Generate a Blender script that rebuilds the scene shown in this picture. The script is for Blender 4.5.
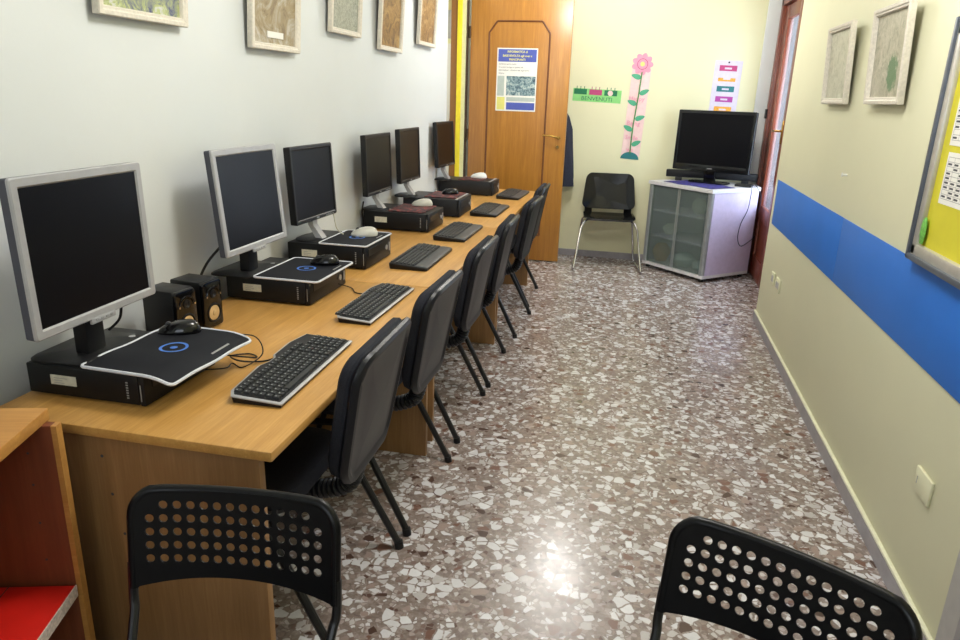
import bpy, bmesh, math, random
from mathutils import Matrix, Vector
random.seed(7)
PI = math.pi
S = bpy.context.scene
COL = S.collection
for o in list(bpy.data.objects):
    bpy.data.objects.remove(o)

# ------------------------------------------------------------------ camera, world, lights, exposure
def make_camera():
    yaw, pit, rol, f = -.2059, .3062, .0334, 711.76
    F = Vector((math.sin(yaw)*math.cos(pit), math.cos(yaw)*math.cos(pit), -math.sin(pit)))
    R0 = F.cross(Vector((0, 0, 1))).normalized()
    U0 = R0.cross(F)
    R = R0*math.cos(rol)+U0*math.sin(rol)
    U = U0*math.cos(rol)-R0*math.sin(rol)
    cd = bpy.data.cameras.new('camera')
    cd.sensor_width = 36
    cd.lens = f/960*36
    cd.clip_start = .05
    co = bpy.data.objects.new('camera', cd)
    COL.objects.link(co)
    m = Matrix((R, U, -F)).transposed().to_4x4()
    m.translation = (0, 0, 1.5)
    co.matrix_world = m
    S.camera = co
make_camera()

S.view_settings.view_transform = 'Standard'
S.view_settings.look = 'None'
S.view_settings.gamma = 1
S.view_settings.use_curve_mapping = False
S.view_settings.exposure = 0.25

w = bpy.data.worlds.new('world')
S.world = w
w.use_nodes = True
w.node_tree.nodes['Background'].inputs[0].default_value = (.72, .84, 1, 1)
w.node_tree.nodes['Background'].inputs[1].default_value = 1.2

def area(name, loc, direction, sx, sy, power, color):
    d = bpy.data.lights.new(name, 'AREA')
    d.shape = 'RECTANGLE'
    d.size, d.size_y, d.energy, d.color = sx, sy, power, color
    o = bpy.data.objects.new(name, d)
    COL.objects.link(o)
    o.location = loc
    o.rotation_euler = Vector(direction).to_track_quat('-Z', 'Y').to_euler()
    return o
area('rear_window_fill', (-.2, -1.75, 1.75), (0, 1, -.12), 1.7, 1.3, 16, (.90, .95, 1))  # added fill from behind, set outside an unseen rear window
area('daylight_glass_door', (1.42, 6.1, 1.5), (-1, -.25, -.05), 1.3, 1.7, 130, (.76, .86, 1))
area('daylight_next_room', (-3.0, 6.4, 2.0), (1, 0, -.1), 1.2, 1.4, 18, (1, .95, .85))
for loc, en, sz in (((-.38, 5.55, 2.66), 58, .11), ((-.05, 2.2, 2.66), 64, .22)):
    pl = bpy.data.lights.new('ceiling_lamp_light', 'POINT')
    pl.energy, pl.color, pl.shadow_soft_size = en, (1, .98, .95), sz
    po = bpy.data.objects.new('ceiling_lamp_light', pl)
    COL.objects.link(po)
    po.location = loc

# ------------------------------------------------------------------ node helpers and materials
def new_mat(name):
    m = bpy.data.materials.new(name)
    m.use_nodes = True
    nt = m.node_tree
    return m, nt, nt.nodes['Principled BSDF']

def c4(c):
    """sRGB 0-255 -> linear rgba"""
    return tuple(((x/255)/12.92 if x/255 <= .04045 else ((x/255+.055)/1.055)**2.4) for x in c)+(1,)

def link(nt, a, b): nt.links.new(a, b)

def coords(nt, scale=(1, 1, 1), rot=(0, 0, 0), kind='Object'):
    tc = nt.nodes.new('ShaderNodeTexCoord')
    mp = nt.nodes.new('ShaderNodeMapping')
    mp.inputs['Scale'].default_value = scale
    mp.inputs['Rotation'].default_value = rot
    link(nt, tc.outputs[kind], mp.inputs[0])
    return mp.outputs[0]

def noise(nt, vec, scale, detail=4, rough=.55, dist=0):
    n = nt.nodes.new('ShaderNodeTexNoise')
    n.inputs['Scale'].default_value = scale
    n.inputs['Detail'].default_value = detail
    n.inputs['Roughness'].default_value = rough
    n.inputs['Distortion'].default_value = dist
    link(nt, vec, n.inputs['Vector'])
    return n.outputs['Fac']

def ramp(nt, fac, stops, interp='LINEAR'):
    r = nt.nodes.new('ShaderNodeValToRGB')
    r.color_ramp.interpolation = interp
    el = r.color_ramp.elements
    while len(el) < len(stops):
        el.new(.5)
    for e, (p, c) in zip(el, stops):
        e.position = p
        e.color = c
    link(nt, fac, r.inputs[0])
    return r.outputs[0]

def bump(nt, b, fac, strength=.2, dist=.002):
    n = nt.nodes.new('ShaderNodeBump')
    n.inputs['Strength'].default_value = strength
    n.inputs['Distance'].default_value = dist
    link(nt, fac, n.inputs['Height'])
    link(nt, n.outputs[0], b.inputs['Normal'])

def plain(name, col, rough=.5, metal=0, spec=.5, var=.06, nscale=30, bmp=0, coat=0):
    m, nt, b = new_mat(name)
    v = coords(nt)
    f = noise(nt, v, nscale)
    c = c4(col)
    lo = tuple(x*(1-var) for x in c[:3])+(1,)
    hi = tuple(min(1, x*(1+var)) for x in c[:3])+(1,)
    link(nt, ramp(nt, f, [(.3, lo), (.7, hi)]), b.inputs['Base Color'])
    b.inputs['Roughness'].default_value = rough
    b.inputs['Metallic'].default_value = metal
    b.inputs['Specular IOR Level'].default_value = spec
    b.inputs['Coat Weight'].default_value = coat
    if bmp:
        bump(nt, b, f, bmp, .001)
    return m

def wood(name, dark, light, scale, rough=.4, axis='Y'):
    m, nt, b = new_mat(name)
    sc = {'Y': (14, .8, 14), 'Z': (14, 14, .8), 'X': (.8, 14, 14)}[axis]
    v = coords(nt, sc)
    f = noise(nt, v, scale, 6, .6, .6)
    f2 = noise(nt, v, scale*5, 3, .6, .2)
    mx = nt.nodes.new('ShaderNodeMix')
    mx.inputs[0].default_value = .35
    link(nt, f, mx.inputs[2]); link(nt, f2, mx.inputs[3])
    link(nt, ramp(nt, mx.outputs[0], [(.3, c4(dark)), (.52, c4(tuple((a+b_)/2 for a, b_ in zip(dark, light)))), (.7, c4(light))]), b.inputs['Base Color'])
    b.inputs['Roughness'].default_value = rough
    return m

def wall_mat(name, col, var=.025):
    m, nt, b = new_mat(name)
    v = coords(nt)
    f = noise(nt, v, 1.6, 5)
    c = c4(col)
    link(nt, ramp(nt, f, [(.3, tuple(x*(1-var) for x in c[:3])+(1,)), (.7, tuple(min(1, x*(1+var)) for x in c[:3])+(1,))]), b.inputs['Base Color'])
    b.inputs['Roughness'].default_value = .55
    b.inputs['Specular IOR Level'].default_value = .3
    bump(nt, b, noise(nt, v, 90, 3), .12, .002)
    return m

def terrazzo():
    m, nt, b = new_mat('terrazzo')
    v = coords(nt)
    dn = nt.nodes.new('ShaderNodeTexNoise')
    dn.inputs['Scale'].default_value = 26
    dn.inputs['Detail'].default_value = 2
    link(nt, v, dn.inputs['Vector'])
    def vm(op, a, b_=None, val=None):
        n = nt.nodes.new('ShaderNodeVectorMath'); n.operation = op
        link(nt, a, n.inputs[0])
        if b_ is not None: link(nt, b_, n.inputs[1])
        if val is not None:
            if op == 'SCALE': n.inputs['Scale'].default_value = val
            else: n.inputs[1].default_value = val
        return n.outputs[0]
    off = vm('SCALE', vm('SUBTRACT', dn.outputs['Color'], val=(.5, .5, .5)), val=.016)
    vv = vm('MULTIPLY', vm('ADD', v, off), val=(1, 1, 0))
    def layer(scale, stops, edge_lo, edge_hi):
        vo = nt.nodes.new('ShaderNodeTexVoronoi'); vo.inputs['Scale'].default_value = scale
        ve = nt.nodes.new('ShaderNodeTexVoronoi'); ve.feature = 'DISTANCE_TO_EDGE'; ve.inputs['Scale'].default_value = scale
        link(nt, vv, vo.inputs['Vector']); link(nt, vv, ve.inputs['Vector'])
        sp = nt.nodes.new('ShaderNodeSeparateColor'); link(nt, vo.outputs['Color'], sp.inputs[0])
        col = ramp(nt, sp.outputs[0], stops, 'CONSTANT')
        mr = nt.nodes.new('ShaderNodeMapRange')
        mr.inputs['From Min'].default_value = edge_lo; mr.inputs['From Max'].default_value = edge_hi
        link(nt, ve.outputs['Distance'], mr.inputs['Value'])
        # only some cells carry a chip of this size
        gt = nt.nodes.new('ShaderNodeMath'); gt.operation = 'GREATER_THAN'
        link(nt, sp.outputs[1], gt.inputs[0])
        mu = nt.nodes.new('ShaderNodeMath'); mu.operation = 'MULTIPLY'
        link(nt, mr.outputs[0], mu.inputs[0]); link(nt, gt.outputs[0], mu.inputs[1])
        return col, mu.outputs[0], gt
    matrix = ramp(nt, noise(nt, v, 34, 5, .75), [(.3, c4((108, 93, 86))), (.5, c4((132, 118, 111))), (.7, c4((158, 146, 140)))])
    st = [(0, c4((190, 184, 182))), (.26, c4((166, 153, 148))), (.5, c4((146, 130, 123))), (.70, c4((124, 104, 96))), (.84, c4((94, 72, 64))), (.91, c4((208, 205, 206)))]
    c1, m1, g1 = layer(60, st, .04, .12); g1.inputs[1].default_value = .4
    st2 = [(0, c4((208, 206, 208))), (.46, c4((184, 178, 176))), (.62, c4((152, 134, 126))), (.78, c4((116, 86, 74))), (.87, c4((78, 58, 50))), (.92, c4((220, 219, 221)))]
    c2, m2, g2 = layer(29, st2, .05, .10); g2.inputs[1].default_value = .57
    def mix(fac, a, b_):
        n = nt.nodes.new('ShaderNodeMix'); n.data_type = 'RGBA'
        link(nt, fac, n.inputs[0]); link(nt, a, n.inputs[6]); link(nt, b_, n.inputs[7])
        return n.outputs[2]
    out = mix(m2, mix(m1, matrix, c1), c2)
    # a little cloudiness inside the chips
    mm = nt.nodes.new('ShaderNodeMix'); mm.data_type = 'RGBA'; mm.blend_type = 'MULTIPLY'
    mm.inputs[0].default_value = .35
    link(nt, out, mm.inputs[6])
    link(nt, ramp(nt, noise(nt, v, 60, 4, .7), [(.3, (.7, .7, .7, 1)), (.7, (1, 1, 1, 1))]), mm.inputs[7])
    link(nt, mm.outputs[2], b.inputs['Base Color'])
    link(nt, ramp(nt, noise(nt, v, 5, 4), [(.3, (.21, .21, .21, 1)), (.7, (.29, .29, .29, 1))]), b.inputs['Roughness'])
    b.inputs['Specular IOR Level'].default_value = .5
    return m

def picture_mat(name, cols, scale, dist=1.5, patch=False):
    m, nt, b = new_mat(name)
    v = coords(nt, (1, 1, 1))
    f = noise(nt, v, scale, 8, .7, dist)
    n = len(cols)
    base = ramp(nt, f, [(.36+.28*i/(n-1), c4(c)) for i, c in enumerate(cols)])
    if patch:
        # a green area low on the right of the print
        vd = nt.nodes.new('ShaderNodeVectorMath'); vd.operation = 'DISTANCE'
        link(nt, v, vd.inputs[0]); vd.inputs[1].default_value = (.06, -.02, .115)
        ad = nt.nodes.new('ShaderNodeMath'); ad.operation = 'MULTIPLY_ADD'
        link(nt, noise(nt, v, 45, 4), ad.inputs[0]); ad.inputs[1].default_value = .09; link(nt, vd.outputs['Value'], ad.inputs[2])
        mx = nt.nodes.new('ShaderNodeMix'); mx.data_type = 'RGBA'
        link(nt, ramp(nt, ad.outputs[0], [(.095, (1, 1, 1, 1)), (.115, (0, 0, 0, 1))]), mx.inputs[0])
        link(nt, base, mx.inputs[6]); mx.inputs[7].default_value = c4((84, 122, 84))
        base = mx.outputs[2]
    link(nt, base, b.inputs['Base Color'])
    b.inputs['Roughness'].default_value = .35
    bump(nt, b, f, .5, .004)
    return m

def glass_mat(name, col, rough, alpha):
    m, nt, b = new_mat(name)
    b.inputs['Base Color'].default_value = c4(col)
    b.inputs['Roughness'].default_value = rough
    tr = nt.nodes.new('ShaderNodeBsdfTransparent')
    tr.inputs[0].default_value = tuple(.6+.4*x for x in c4(col)[:3])+(1,)
    ms = nt.nodes.new('ShaderNodeMixShader')
    ms.inputs[0].default_value = alpha
    out = nt.nodes['Material Output']
    link(nt, tr.outputs[0], ms.inputs[1]); link(nt, b.outputs[0], ms.inputs[2]); link(nt, ms.outputs[0], out.inputs[0])
    return m

M = dict(
    floor=terrazzo(),
    wall_white=wall_mat('wall_white', (210, 214, 213)),
    wall_cream=wall_mat('wall_cream', (220, 218, 186)),
    wall_yellow=wall_mat('wall_yellow', (222, 219, 182)),
    wall_other=wall_mat('wall_other', (236, 222, 160)),
    ceiling=wall_mat('ceiling_white', (235, 234, 228)),
    skirting=plain('skirting_marble', (146, 142, 146), .35, var=.15, nscale=12),
    cream_paint=plain('cream_paint', (224, 223, 196), .4),
    grey_paint=plain('grey_paint', (178, 176, 172), .4),
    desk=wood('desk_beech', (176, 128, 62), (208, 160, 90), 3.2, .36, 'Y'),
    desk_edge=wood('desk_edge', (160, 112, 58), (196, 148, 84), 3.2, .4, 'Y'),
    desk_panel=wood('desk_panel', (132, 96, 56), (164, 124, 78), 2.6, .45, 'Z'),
    door=wood('door_oak', (150, 98, 34), (188, 132, 54), 1.8, .32, 'Z'),
    door_groove=plain('door_groove', (104, 58, 22), .5),
    door_dark=plain('door_dark', (70, 50, 30), .6),
    mahogany=wood('mahogany', (92, 40, 26), (146, 76, 54), 2.2, .3, 'Z'),
    case=wood('bookcase_orange', (172, 120, 58), (202, 150, 82), 2.4, .4, 'X'),
    case_in_redlit=wood('bookcase_inside_redlit', (112, 58, 36), (136, 76, 46), 2.2, .5, 'Z'),  # red light reflected off the box is put into this wood colour
    red=plain('red_card', (214, 30, 20), .45, var=.1, nscale=6),
    worn=plain('worn_edge', (205, 190, 180), .7, var=.3, nscale=120),
    black=plain('black_plastic', (17, 17, 19), .42, spec=.35, bmp=.05, nscale=300),
    black_gloss=plain('black_gloss', (9, 9, 11), .16, spec=.4, coat=.15),
    black_case=plain('black_case', (15, 16, 18), .45, spec=.3),
    dark_case=plain('dark_grey_case', (30, 32, 36), .45, spec=.3),
    case_top=plain('case_top_grey', (88, 90, 92), .4),
    mon_side=plain('monitor_side', (62, 64, 76), .45),
    screen=plain('screen', (8, 8, 12), .3, spec=.16, var=.02),
    silver=plain('silver_plastic', (166, 166, 168), .38, metal=.15),
    chrome=plain('chrome', (200, 200, 205), .16, metal=1),
    fabric=plain('charcoal_fabric', (44, 45, 51), .95, spec=.15, var=.3, nscale=420, bmp=.3),
    shell=plain('chair_shell', (15, 16, 22), .4, spec=.38, bmp=.12, nscale=350),
    leg=plain('black_steel', (15, 15, 17), .35),
    steel_black=plain('painted_steel', (6, 6, 8), .34, spec=.28),
    label=plain('paper_label', (200, 198, 180), .6, var=.12, nscale=80),
    white=plain('white_plastic', (225, 225, 220), .4),
    mouse_grey=plain('mouse_grey', (196, 194, 182), .35),
    pad=plain('mousepad_black', (20, 22, 29), .75, spec=.25),
    pad_border=plain('mousepad_border', (206, 208, 214), .6),
    blue_ink=plain('logo_blue', (70, 120, 205), .6),
    cone=plain('speaker_cone', (200, 168, 118), .6),
    key=plain('key_black', (36, 38, 40), .5, var=.15, nscale=200),
    key_ink=plain('key_ink', (150, 152, 152), .6),
    palm=plain('palm_rest', (62, 64, 66), .5),
    blue=plain('blue_panel', (34, 108, 200), .55, var=.05, nscale=3),
    brass=plain('brass', (206, 166, 92), .2, metal=1),
    frame=plain('frame_ivory', (212, 205, 190), .5, var=.10, nscale=90, bmp=.2),
    alu=plain('aluminium_frame', (196, 192, 182), .35, metal=.4),
    alu_dark=plain('dark_frame', (92, 98, 108), .4, metal=.3),
    board=plain('yellow_board', (206, 196, 44), .7, var=.08, nscale=4),
    green_thing=plain('green_clip', (110, 178, 80), .5, var=.4, nscale=60),
    paper=plain('paper', (232, 230, 222), .7, var=.02),
    ink=plain('ink', (70, 70, 74), .7),
    ink_soft=plain('ink_soft', (150, 150, 148), .7),
    poster_blue=plain('poster_blue', (74, 88, 168), .5),
    poster_grey=plain('poster_grey', (176, 186, 178), .5),
    poster_yellow=plain('poster_yellow', (220, 216, 120), .5),
    cabinet=plain('cabinet_lilac', (190, 178, 204), .4),
    cabinet_top=plain('cabinet_top_grey', (206, 204, 206), .32),
    cabinet_post=plain('cabinet_post', (150, 154, 156), .3, metal=.4),
    frosted=glass_mat('frosted_glass', (150, 166, 160), .3, .22),
    clear=glass_mat('door_glass', (196, 206, 214), .12, .35),
    cloth_blue=plain('cloth_blue', (44, 38, 110), .9, var=.85, nscale=30),
    coat=plain('coat_navy', (34, 36, 50), .9, var=.2, nscale=60, bmp=.4),
    green_l=plain('paper_green', (136, 206, 122), .7, var=.05),
    green_d=plain('paper_dark_green', (20, 110, 70), .7),
    magenta=plain('paper_magenta', (176, 62, 112), .7),
    teal=plain('paper_teal', (34, 112, 116), .7),
    purple=plain('paper_purple', (168, 66, 150), .7),
    amber=plain('paper_amber', (226, 160, 60), .7, var=.3, nscale=60),
    pink=plain('paper_pink', (232, 200, 196), .7),
    petal=plain('paper_petal', (226, 150, 172), .7, var=.1),
    lavender=plain('paper_lavender', (208, 200, 214), .7),
    leafp=plain('paper_leaf', (72, 160, 122), .7),
    stem=plain('paper_stem', (70, 130, 60), .7),
    yellow_trim=plain('yellow_trim', (236, 214, 40), .45),
    cream_trim=plain('cream_trim', (226, 222, 170), .5),
    brown_trim=plain('brown_trim', (138, 92, 36), .5),
    hidden_store=plain('cardboard', (176, 128, 70), .8, var=.2, nscale=20),
    wrap=plain('plastic_wrap', (196, 210, 210), .35, var=.1),
)
def padred():
    m, nt, b = new_mat('mousepad_red_pattern')
    v = coords(nt, (1, 1, 1))
    f = noise(nt, v, 14, 6, .7, 2)
    link(nt, ramp(nt, f, [(.4, c4((26, 24, 30))), (.52, c4((84, 40, 42))), (.6, c4((150, 60, 52))), (.7, c4((60, 50, 70)))]), b.inputs['Base Color'])
    b.inputs['Roughness'].default_value = .7
    return m
M['pad_red'] = padred()

# ------------------------------------------------------------------ geometry helper
class G:
    def __init__(s): s.bm = bmesh.new(); s.mats = []; s.T = Matrix()
    def _mi(s, m):
        m = M[m] if isinstance(m, str) else m
        if m not in s.mats: s.mats.append(m)
        return s.mats.index(m)
    def add(s, vs, fs, m, smooth=False):
        i = s._mi(m)
        bv = [s.bm.verts.new(s.T @ Vector(v)) for v in vs]
        for f in fs:
            try:
                fc = s.bm.faces.new([bv[k] for k in f]); fc.material_index = i; fc.smooth = smooth
            except ValueError: pass
    def box(s, x0, x1, y0, y1, z0, z1, m, bev=0, seg=2, T=None):
        b = bmesh.new()
        bmesh.ops.create_cube(b, size=1)
        for v in b.verts:
            v.co = Vector(((x0+x1)/2+v.co.x*(x1-x0), (y0+y1)/2+v.co.y*(y1-y0), (z0+z1)/2+v.co.z*(z1-z0)))
        if bev:
            bmesh.ops.bevel(b, geom=b.edges[:], offset=bev, segments=seg, affect='EDGES', profile=.5)
        s.merge(b, m, T, bool(bev))
    def merge(s, b, m, T=None, smooth=False):
        b.verts.index_update()
        T = T or Matrix()
        s.add([T @ v.co for v in b.verts], [[v.index for v in f.verts] for f in b.faces], m, smooth)
        b.free()
    def cyl(s, p0, p1, r0, m, r1=None, n=16, caps=True):
        p0, p1 = Vector(p0), Vector(p1); r1 = r0 if r1 is None else r1
        d = (p1-p0).normalized(); a = d.orthogonal().normalized(); b = d.cross(a)
        vs = [p0+(a*math.cos(t)+b*math.sin(t))*r0 for t in [2*PI*k/n for k in range(n)]]
        vs += [p1+(a*math.cos(t)+b*math.sin(t))*r1 for t in [2*PI*k/n for k in range(n)]]
        fs = [(k, (k+1) % n, n+(k+1) % n, n+k) for k in range(n)]
        if caps: fs += [tuple(range(n-1, -1, -1)), tuple(range(n, 2*n))]
        s.add(vs, fs, m, True)
    def tube(s, pts, r, m, n=8, close=False, rs=None):
        P = [Vector(p) for p in pts]; N = len(P); vs = []; prev = None
        for i in range(N):
            if close: d = (P[(i+1) % N]-P[i-1]).normalized()
            else: d = (P[min(i+1, N-1)]-P[max(i-1, 0)]).normalized()
            if prev is None: a = d.orthogonal().normalized()
            else:
                a = prev-d*prev.dot(d)
                a = a.normalized() if a.length > 1e-6 else d.orthogonal().normalized()
            prev = a; b = d.cross(a); rr_ = rs[i] if rs else r
            vs += [P[i]+(a*math.cos(t)+b*math.sin(t))*rr_ for t in [2*PI*k/n for k in range(n)]]
        fs = []
        for i in range(N if close else N-1):
            j = (i+1) % N
            fs += [(i*n+k, i*n+(k+1) % n, j*n+(k+1) % n, j*n+k) for k in range(n)]
        if not close: fs += [tuple(range(n-1, -1, -1)), tuple((N-1)*n+k for k in range(n))]
        s.add(vs, fs, m, True)
    def rings(s, rings, m, smooth=True, cap0=True, cap1=True):
        """loft a list of equal-length closed rings"""
        n = len(rings[0]); vs = [v for r in rings for v in r]
        fs = [(i*n+k, i*n+(k+1) % n, (i+1)*n+(k+1) % n, (i+1)*n+k) for i in range(len(rings)-1) for k in range(n)]
        if cap0: fs.append(tuple(range(n-1, -1, -1)))
        if cap1: fs.append(tuple((len(rings)-1)*n+k for k in range(n)))
        s.add(vs, fs, m, smooth)
    def shell(s, outline, prof, m, bend=None, mats=None):
        """outline(inset)->2D pts ; prof=[(inset, z)] ; bend(x,y,z)->xyz"""
        bend = bend or (lambda x, y, z: (x, y, z))
        s.rings([[bend(x, y, z) for x, y in outline(i)] for i, z in prof], m)
    def lathe(s, prof, m, T=None, n=24):
        T = T or Matrix()
        s.rings([[T @ Vector((r*math.cos(t), r*math.sin(t), z)) for t in [2*PI*k/n for k in range(n)]] for r, z in prof], m)
    def obj(s, name, parent=None, loc=(0, 0, 0), rot=(0, 0, 0), angle=35):
        me = bpy.data.meshes.new(name)
        bmesh.ops.recalc_face_normals(s.bm, faces=s.bm.faces[:])
        s.bm.to_mesh(me); s.bm.free()
        for m in s.mats: me.materials.append(m)
        me.set_sharp_from_angle(angle=math.radians(angle))
        o = bpy.data.objects.new(name, me)
        COL.objects.link(o)
        o.location = loc; o.rotation_euler = rot
        if parent: o.parent = parent
        return o

def rr(w, h, r, n=6, cx=0, cy=0):
    """rounded rectangle as outline(inset)"""
    def f(i):
        W, H = w/2-i, h/2-i
        R = max(min(r-i*.6, W, H), .0005)
        pts = []
        for (sx, sy, a0) in ((1, 1, 0), (-1, 1, PI/2), (-1, -1, PI), (1, -1, 3*PI/2)):
            for k in range(n+1):
                a = a0+PI/2*k/n
                pts.append((cx+sx*(W-R)+R*math.cos(a), cy+sy*(H-R)+R*math.sin(a)))
        return pts
    return f

def lab(o, label=None, cat=None, group=None, kind=None):
    if label: o['label'] = label
    if cat: o['category'] = cat
    if group: o['group'] = group
    if kind: o['kind'] = kind
    return o
def thing(name, loc, rz, label, cat, group=None):
    o = bpy.data.objects.new(name, None)
    o.empty_display_size = .1
    COL.objects.link(o)
    o.location = loc; o.rotation_euler = (0, 0, rz)
    return lab(o, label, cat, group)
def copy_tree(o, parent=None):
    c = o.copy(); COL.objects.link(c)
    if parent: c.parent = parent
    for ch in list(o.children): copy_tree(ch, c)
    return c
def struct(name, g, parent=None, angle=35):
    o = g.obj(name, parent, angle=angle)
    if parent is None: o['kind'] = 'structure'
    return o
def sbox(name, x0, x1, y0, y1, z0, z1, m, bev=0):
    g = G(); g.box(x0, x1, y0, y1, z0, z1, m, bev); return struct(name, g)

def text_mesh(g, txt, size, m, T, align='CENTER', sx=1.0, bold=0):
    cu = bpy.data.curves.new('t', 'FONT'); cu.body = txt; cu.size = size; cu.align_x = align; cu.extrude = .0004
    cu.resolution_u = 2; cu.offset = bold
    ob = bpy.data.objects.new('t', cu); COL.objects.link(ob)
    dg = bpy.context.evaluated_depsgraph_get()
    me = bpy.data.meshes.new_from_object(ob.evaluated_get(dg))
    vs = [T @ Vector((v.co.x*sx, v.co.y, v.co.z)) for v in me.vertices]
    fs = [tuple(p.vertices) for p in me.polygons]
    bpy.data.objects.remove(ob); bpy.data.curves.remove(cu); bpy.data.meshes.remove(me)
    g.add(vs, fs, m)

# ------------------------------------------------------------------ the room
XL, XR, YB, YF, ZC = -1.58, .945, 7.04, -1.6, 2.95
REC = 1.10
sbox('floor', -3.4, 1.7, YF-.2, 8.4, -.12, 0, 'floor')
sbox('ceiling', -3.4, 1.7, YF-.2, 8.4, ZC, ZC+.12, 'ceiling')
g = G(); g.box(XL-.14, XL, YF, 5.93, 0, ZC, 'wall_white'); g.box(XL-.14, XL, 5.93, 6.66, 2.42, ZC, 'wall_white'); g.box(XL-.14, XL, 6.665, YB, 0, ZC, 'wall_white'); struct('wall_left', g)
g = G(); g.box(XR, XR+.3, YF, 5.30, 0, ZC, 'wall_cream', .012); g.box(REC, REC+.15, 5.30, 5.45, 0, ZC, 'wall_cream'); g.box(REC, REC+.15, 5.45, 7.0, 2.36, ZC, 'wall_cream'); struct('wall_right', g)
sbox('wall_back', XL-.14, 1.6, YB, YB+.12, 0, ZC, 'wall_yellow')
g = G(); g.box(.975, 1.25, YB-.03, YB+.002, 0, ZC, 'wall_white', .006); struct('trim_1', g)
# rear wall behind the camera, with an unseen window added for the fill light
g = G()
g.box(XL-.14, -1.1, YF-.14, YF, 0, ZC, 'wall_white'); g.box(.7, XR+.3, YF-.14, YF, 0, ZC, 'wall_white')
g.box(-1.1, .7, YF-.14, YF, 0, 1.05, 'wall_white'); g.box(-1.1, .7, YF-.14, YF, 2.45, ZC, 'wall_white'); struct('wall_rear', g)
g = G()
for x in (-1.1, -.23, .64): g.box(x, x+.06, YF-.1, YF-.04, 1.05, 2.45, 'white')
for z in (1.05, 2.39): g.box(-1.1, .7, YF-.1, YF-.04, z, z+.06, 'white')
struct('unseen_window_1', g)
# skirting
def skirt(name, pts):
    g = G()
    for x0, x1, y0, y1 in pts:
        g.box(x0, x1, y0, y1, 0, .062, 'skirting')
    return g
g = skirt('', [(XR-.014, XR+.001, 1.85, 5.30)]); g.box(XR-.014, XR+.001, 1.85, 5.30, .062, .073, 'cream_paint', .003); struct('baseboard_right', g)
g = skirt('', [(-.9, .975, YB-.012, YB+.001)]); struct('baseboard_back', g)
g = skirt('', [(XL-.001, XL+.012, YF, 5.9)]); struct('baseboard_left', g)
# casing on the near right wall
g = G(); g.box(XR-.02, XR+.01, 1.62, 1.85, 0, 2.3, 'grey_paint', .004); g.box(XR-.035, XR+.01, 1.5, 1.74, 0, 2.3, 'skirting', .006); struct('trim_2', g)
# next room seen through the left doorway
sbox('wall_next_room', -3.3, XL-.15, 8.2, 8.3, 0, ZC, 'wall_other')
sbox('wall_next_room_side', -3.4, -3.3, 4.6, 8.3, 0, ZC, 'wall_other')
g = G()
g.box(-1.593, XL, 6.62, 6.66, 0, 2.42, 'door_dark')  # shade of the hinge-side gap drawn as a dark strip
g.box(-1.626, -1.593, 6.60, 6.66, 0, 2.42, 'cream_trim')
g.box(-1.668, -1.626, 6.585, 6.66, 0, 2.42, 'yellow_trim', .004)
g.box(-1.73, -1.668, 6.60, 6.66, 0, 2.42, 'brown_trim', .004)
struct('trim_3', g)

# oak door, open against the back wall
door = bpy.data.objects.new('door_1', None); COL.objects.link(door); door.location = (-1.555, 6.63, 0); door['kind'] = 'structure'
g = G(); g.box(0, .9, 0, .045, .012, 2.34, 'door', .003)
def groove(g, pts, r=.008):
    for a, b in zip(pts, pts[1:]): g.cyl((a[0], -.0005, a[1]), (b[0], -.0005, b[1]), r, 'door_groove', n=8)
groove(g, [(.170, .25), (.170, 2.03), (.240, 2.125), (.640, 2.125), (.71, 2.03), (.71, .25), (.17, .25)])
o = g.obj('door_leaf', door)
g = G(); g.cyl((.84, -.003, 1.155), (.84, -.02, 1.155), .018, 'brass'); g.tube([(.84, -.015, 1.155), (.84, -.05, 1.155), (.82, -.06, 1.158), (.77, -.058, 1.172), (.70, -.055, 1.17)], .009, 'brass')
g.obj('door_handle', door)
g = G(); g.cyl((.835, -.001, 1.07), (.835, -.012, 1.07), .018, 'brass'); g.cyl((.835, -.0125, 1.072), (.835, -.0128, 1.072), .005, 'ink'); g.obj('keyhole_plate', door)
for z in (.3, 1.1, 1.98):
    g = G(); g.cyl((-.006, -.006, z), (-.006, -.006, z+.1), .009, 'door_dark'); g.obj('hinge', door)

# mahogany glass door in the right recess
door = bpy.data.objects.new('door_2', None); COL.objects.link(door); door['kind'] = 'structure'
g = G()
for y0, y1 in ((5.45, 5.55), (6.92, 7.01)): g.box(REC-.02, REC+.14, y0, y1, 0, 2.36, 'mahogany', .005)
g.box(REC-.02, REC+.14, 5.45, 7.0, 2.3, 2.4, 'mahogany', .005)
g.obj('door_frame', door)
for y0, y1 in ((5.56, 6.19), (6.20, 6.91)):
    g = G()
    for a, b in ((y0, y0+.09), (y1-.17 if y1 > 6.5 else y1-.09, y1)): g.box(REC+.005, REC+.05, a, b, .01, 2.29, 'mahogany', .006)
    for a, b in ((.01, .2), (.52, .64), (2.18, 2.29)): g.box(REC+.008, REC+.047, y0, y1, a, b, 'mahogany', .006)
    g.box(REC+.02, REC+.04, y0+.05, y1-.05, .1, .6, 'mahogany')
    lf = g.obj('door_leaf', door)
    g = G(); g.box(REC+.024, REC+.03, y0+.08, y1-.08, .63, 2.19, 'clear'); g.obj('glass_pane', lf)
g = G(); g.box(REC-.004, REC+.006, 6.22, 6.26, 1.2, 1.38, 'brass', .003); g.tube([(REC, 6.24, 1.3), (REC-.05, 6.24, 1.3), (REC-.055, 6.3, 1.3), (REC-.05, 6.36, 1.295)], .009, 'brass'); g.obj('door_handle', door)
g = G(); g.box(REC-.035, REC-.005, 6.93, 6.99, 1.38, 1.46, 'black'); g.obj('latch', door)
g = G(); g.box(1.62, 1.68, 4.8, 7.6, 0, ZC, 'grey_paint'); struct('wall_outside', g)

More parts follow.
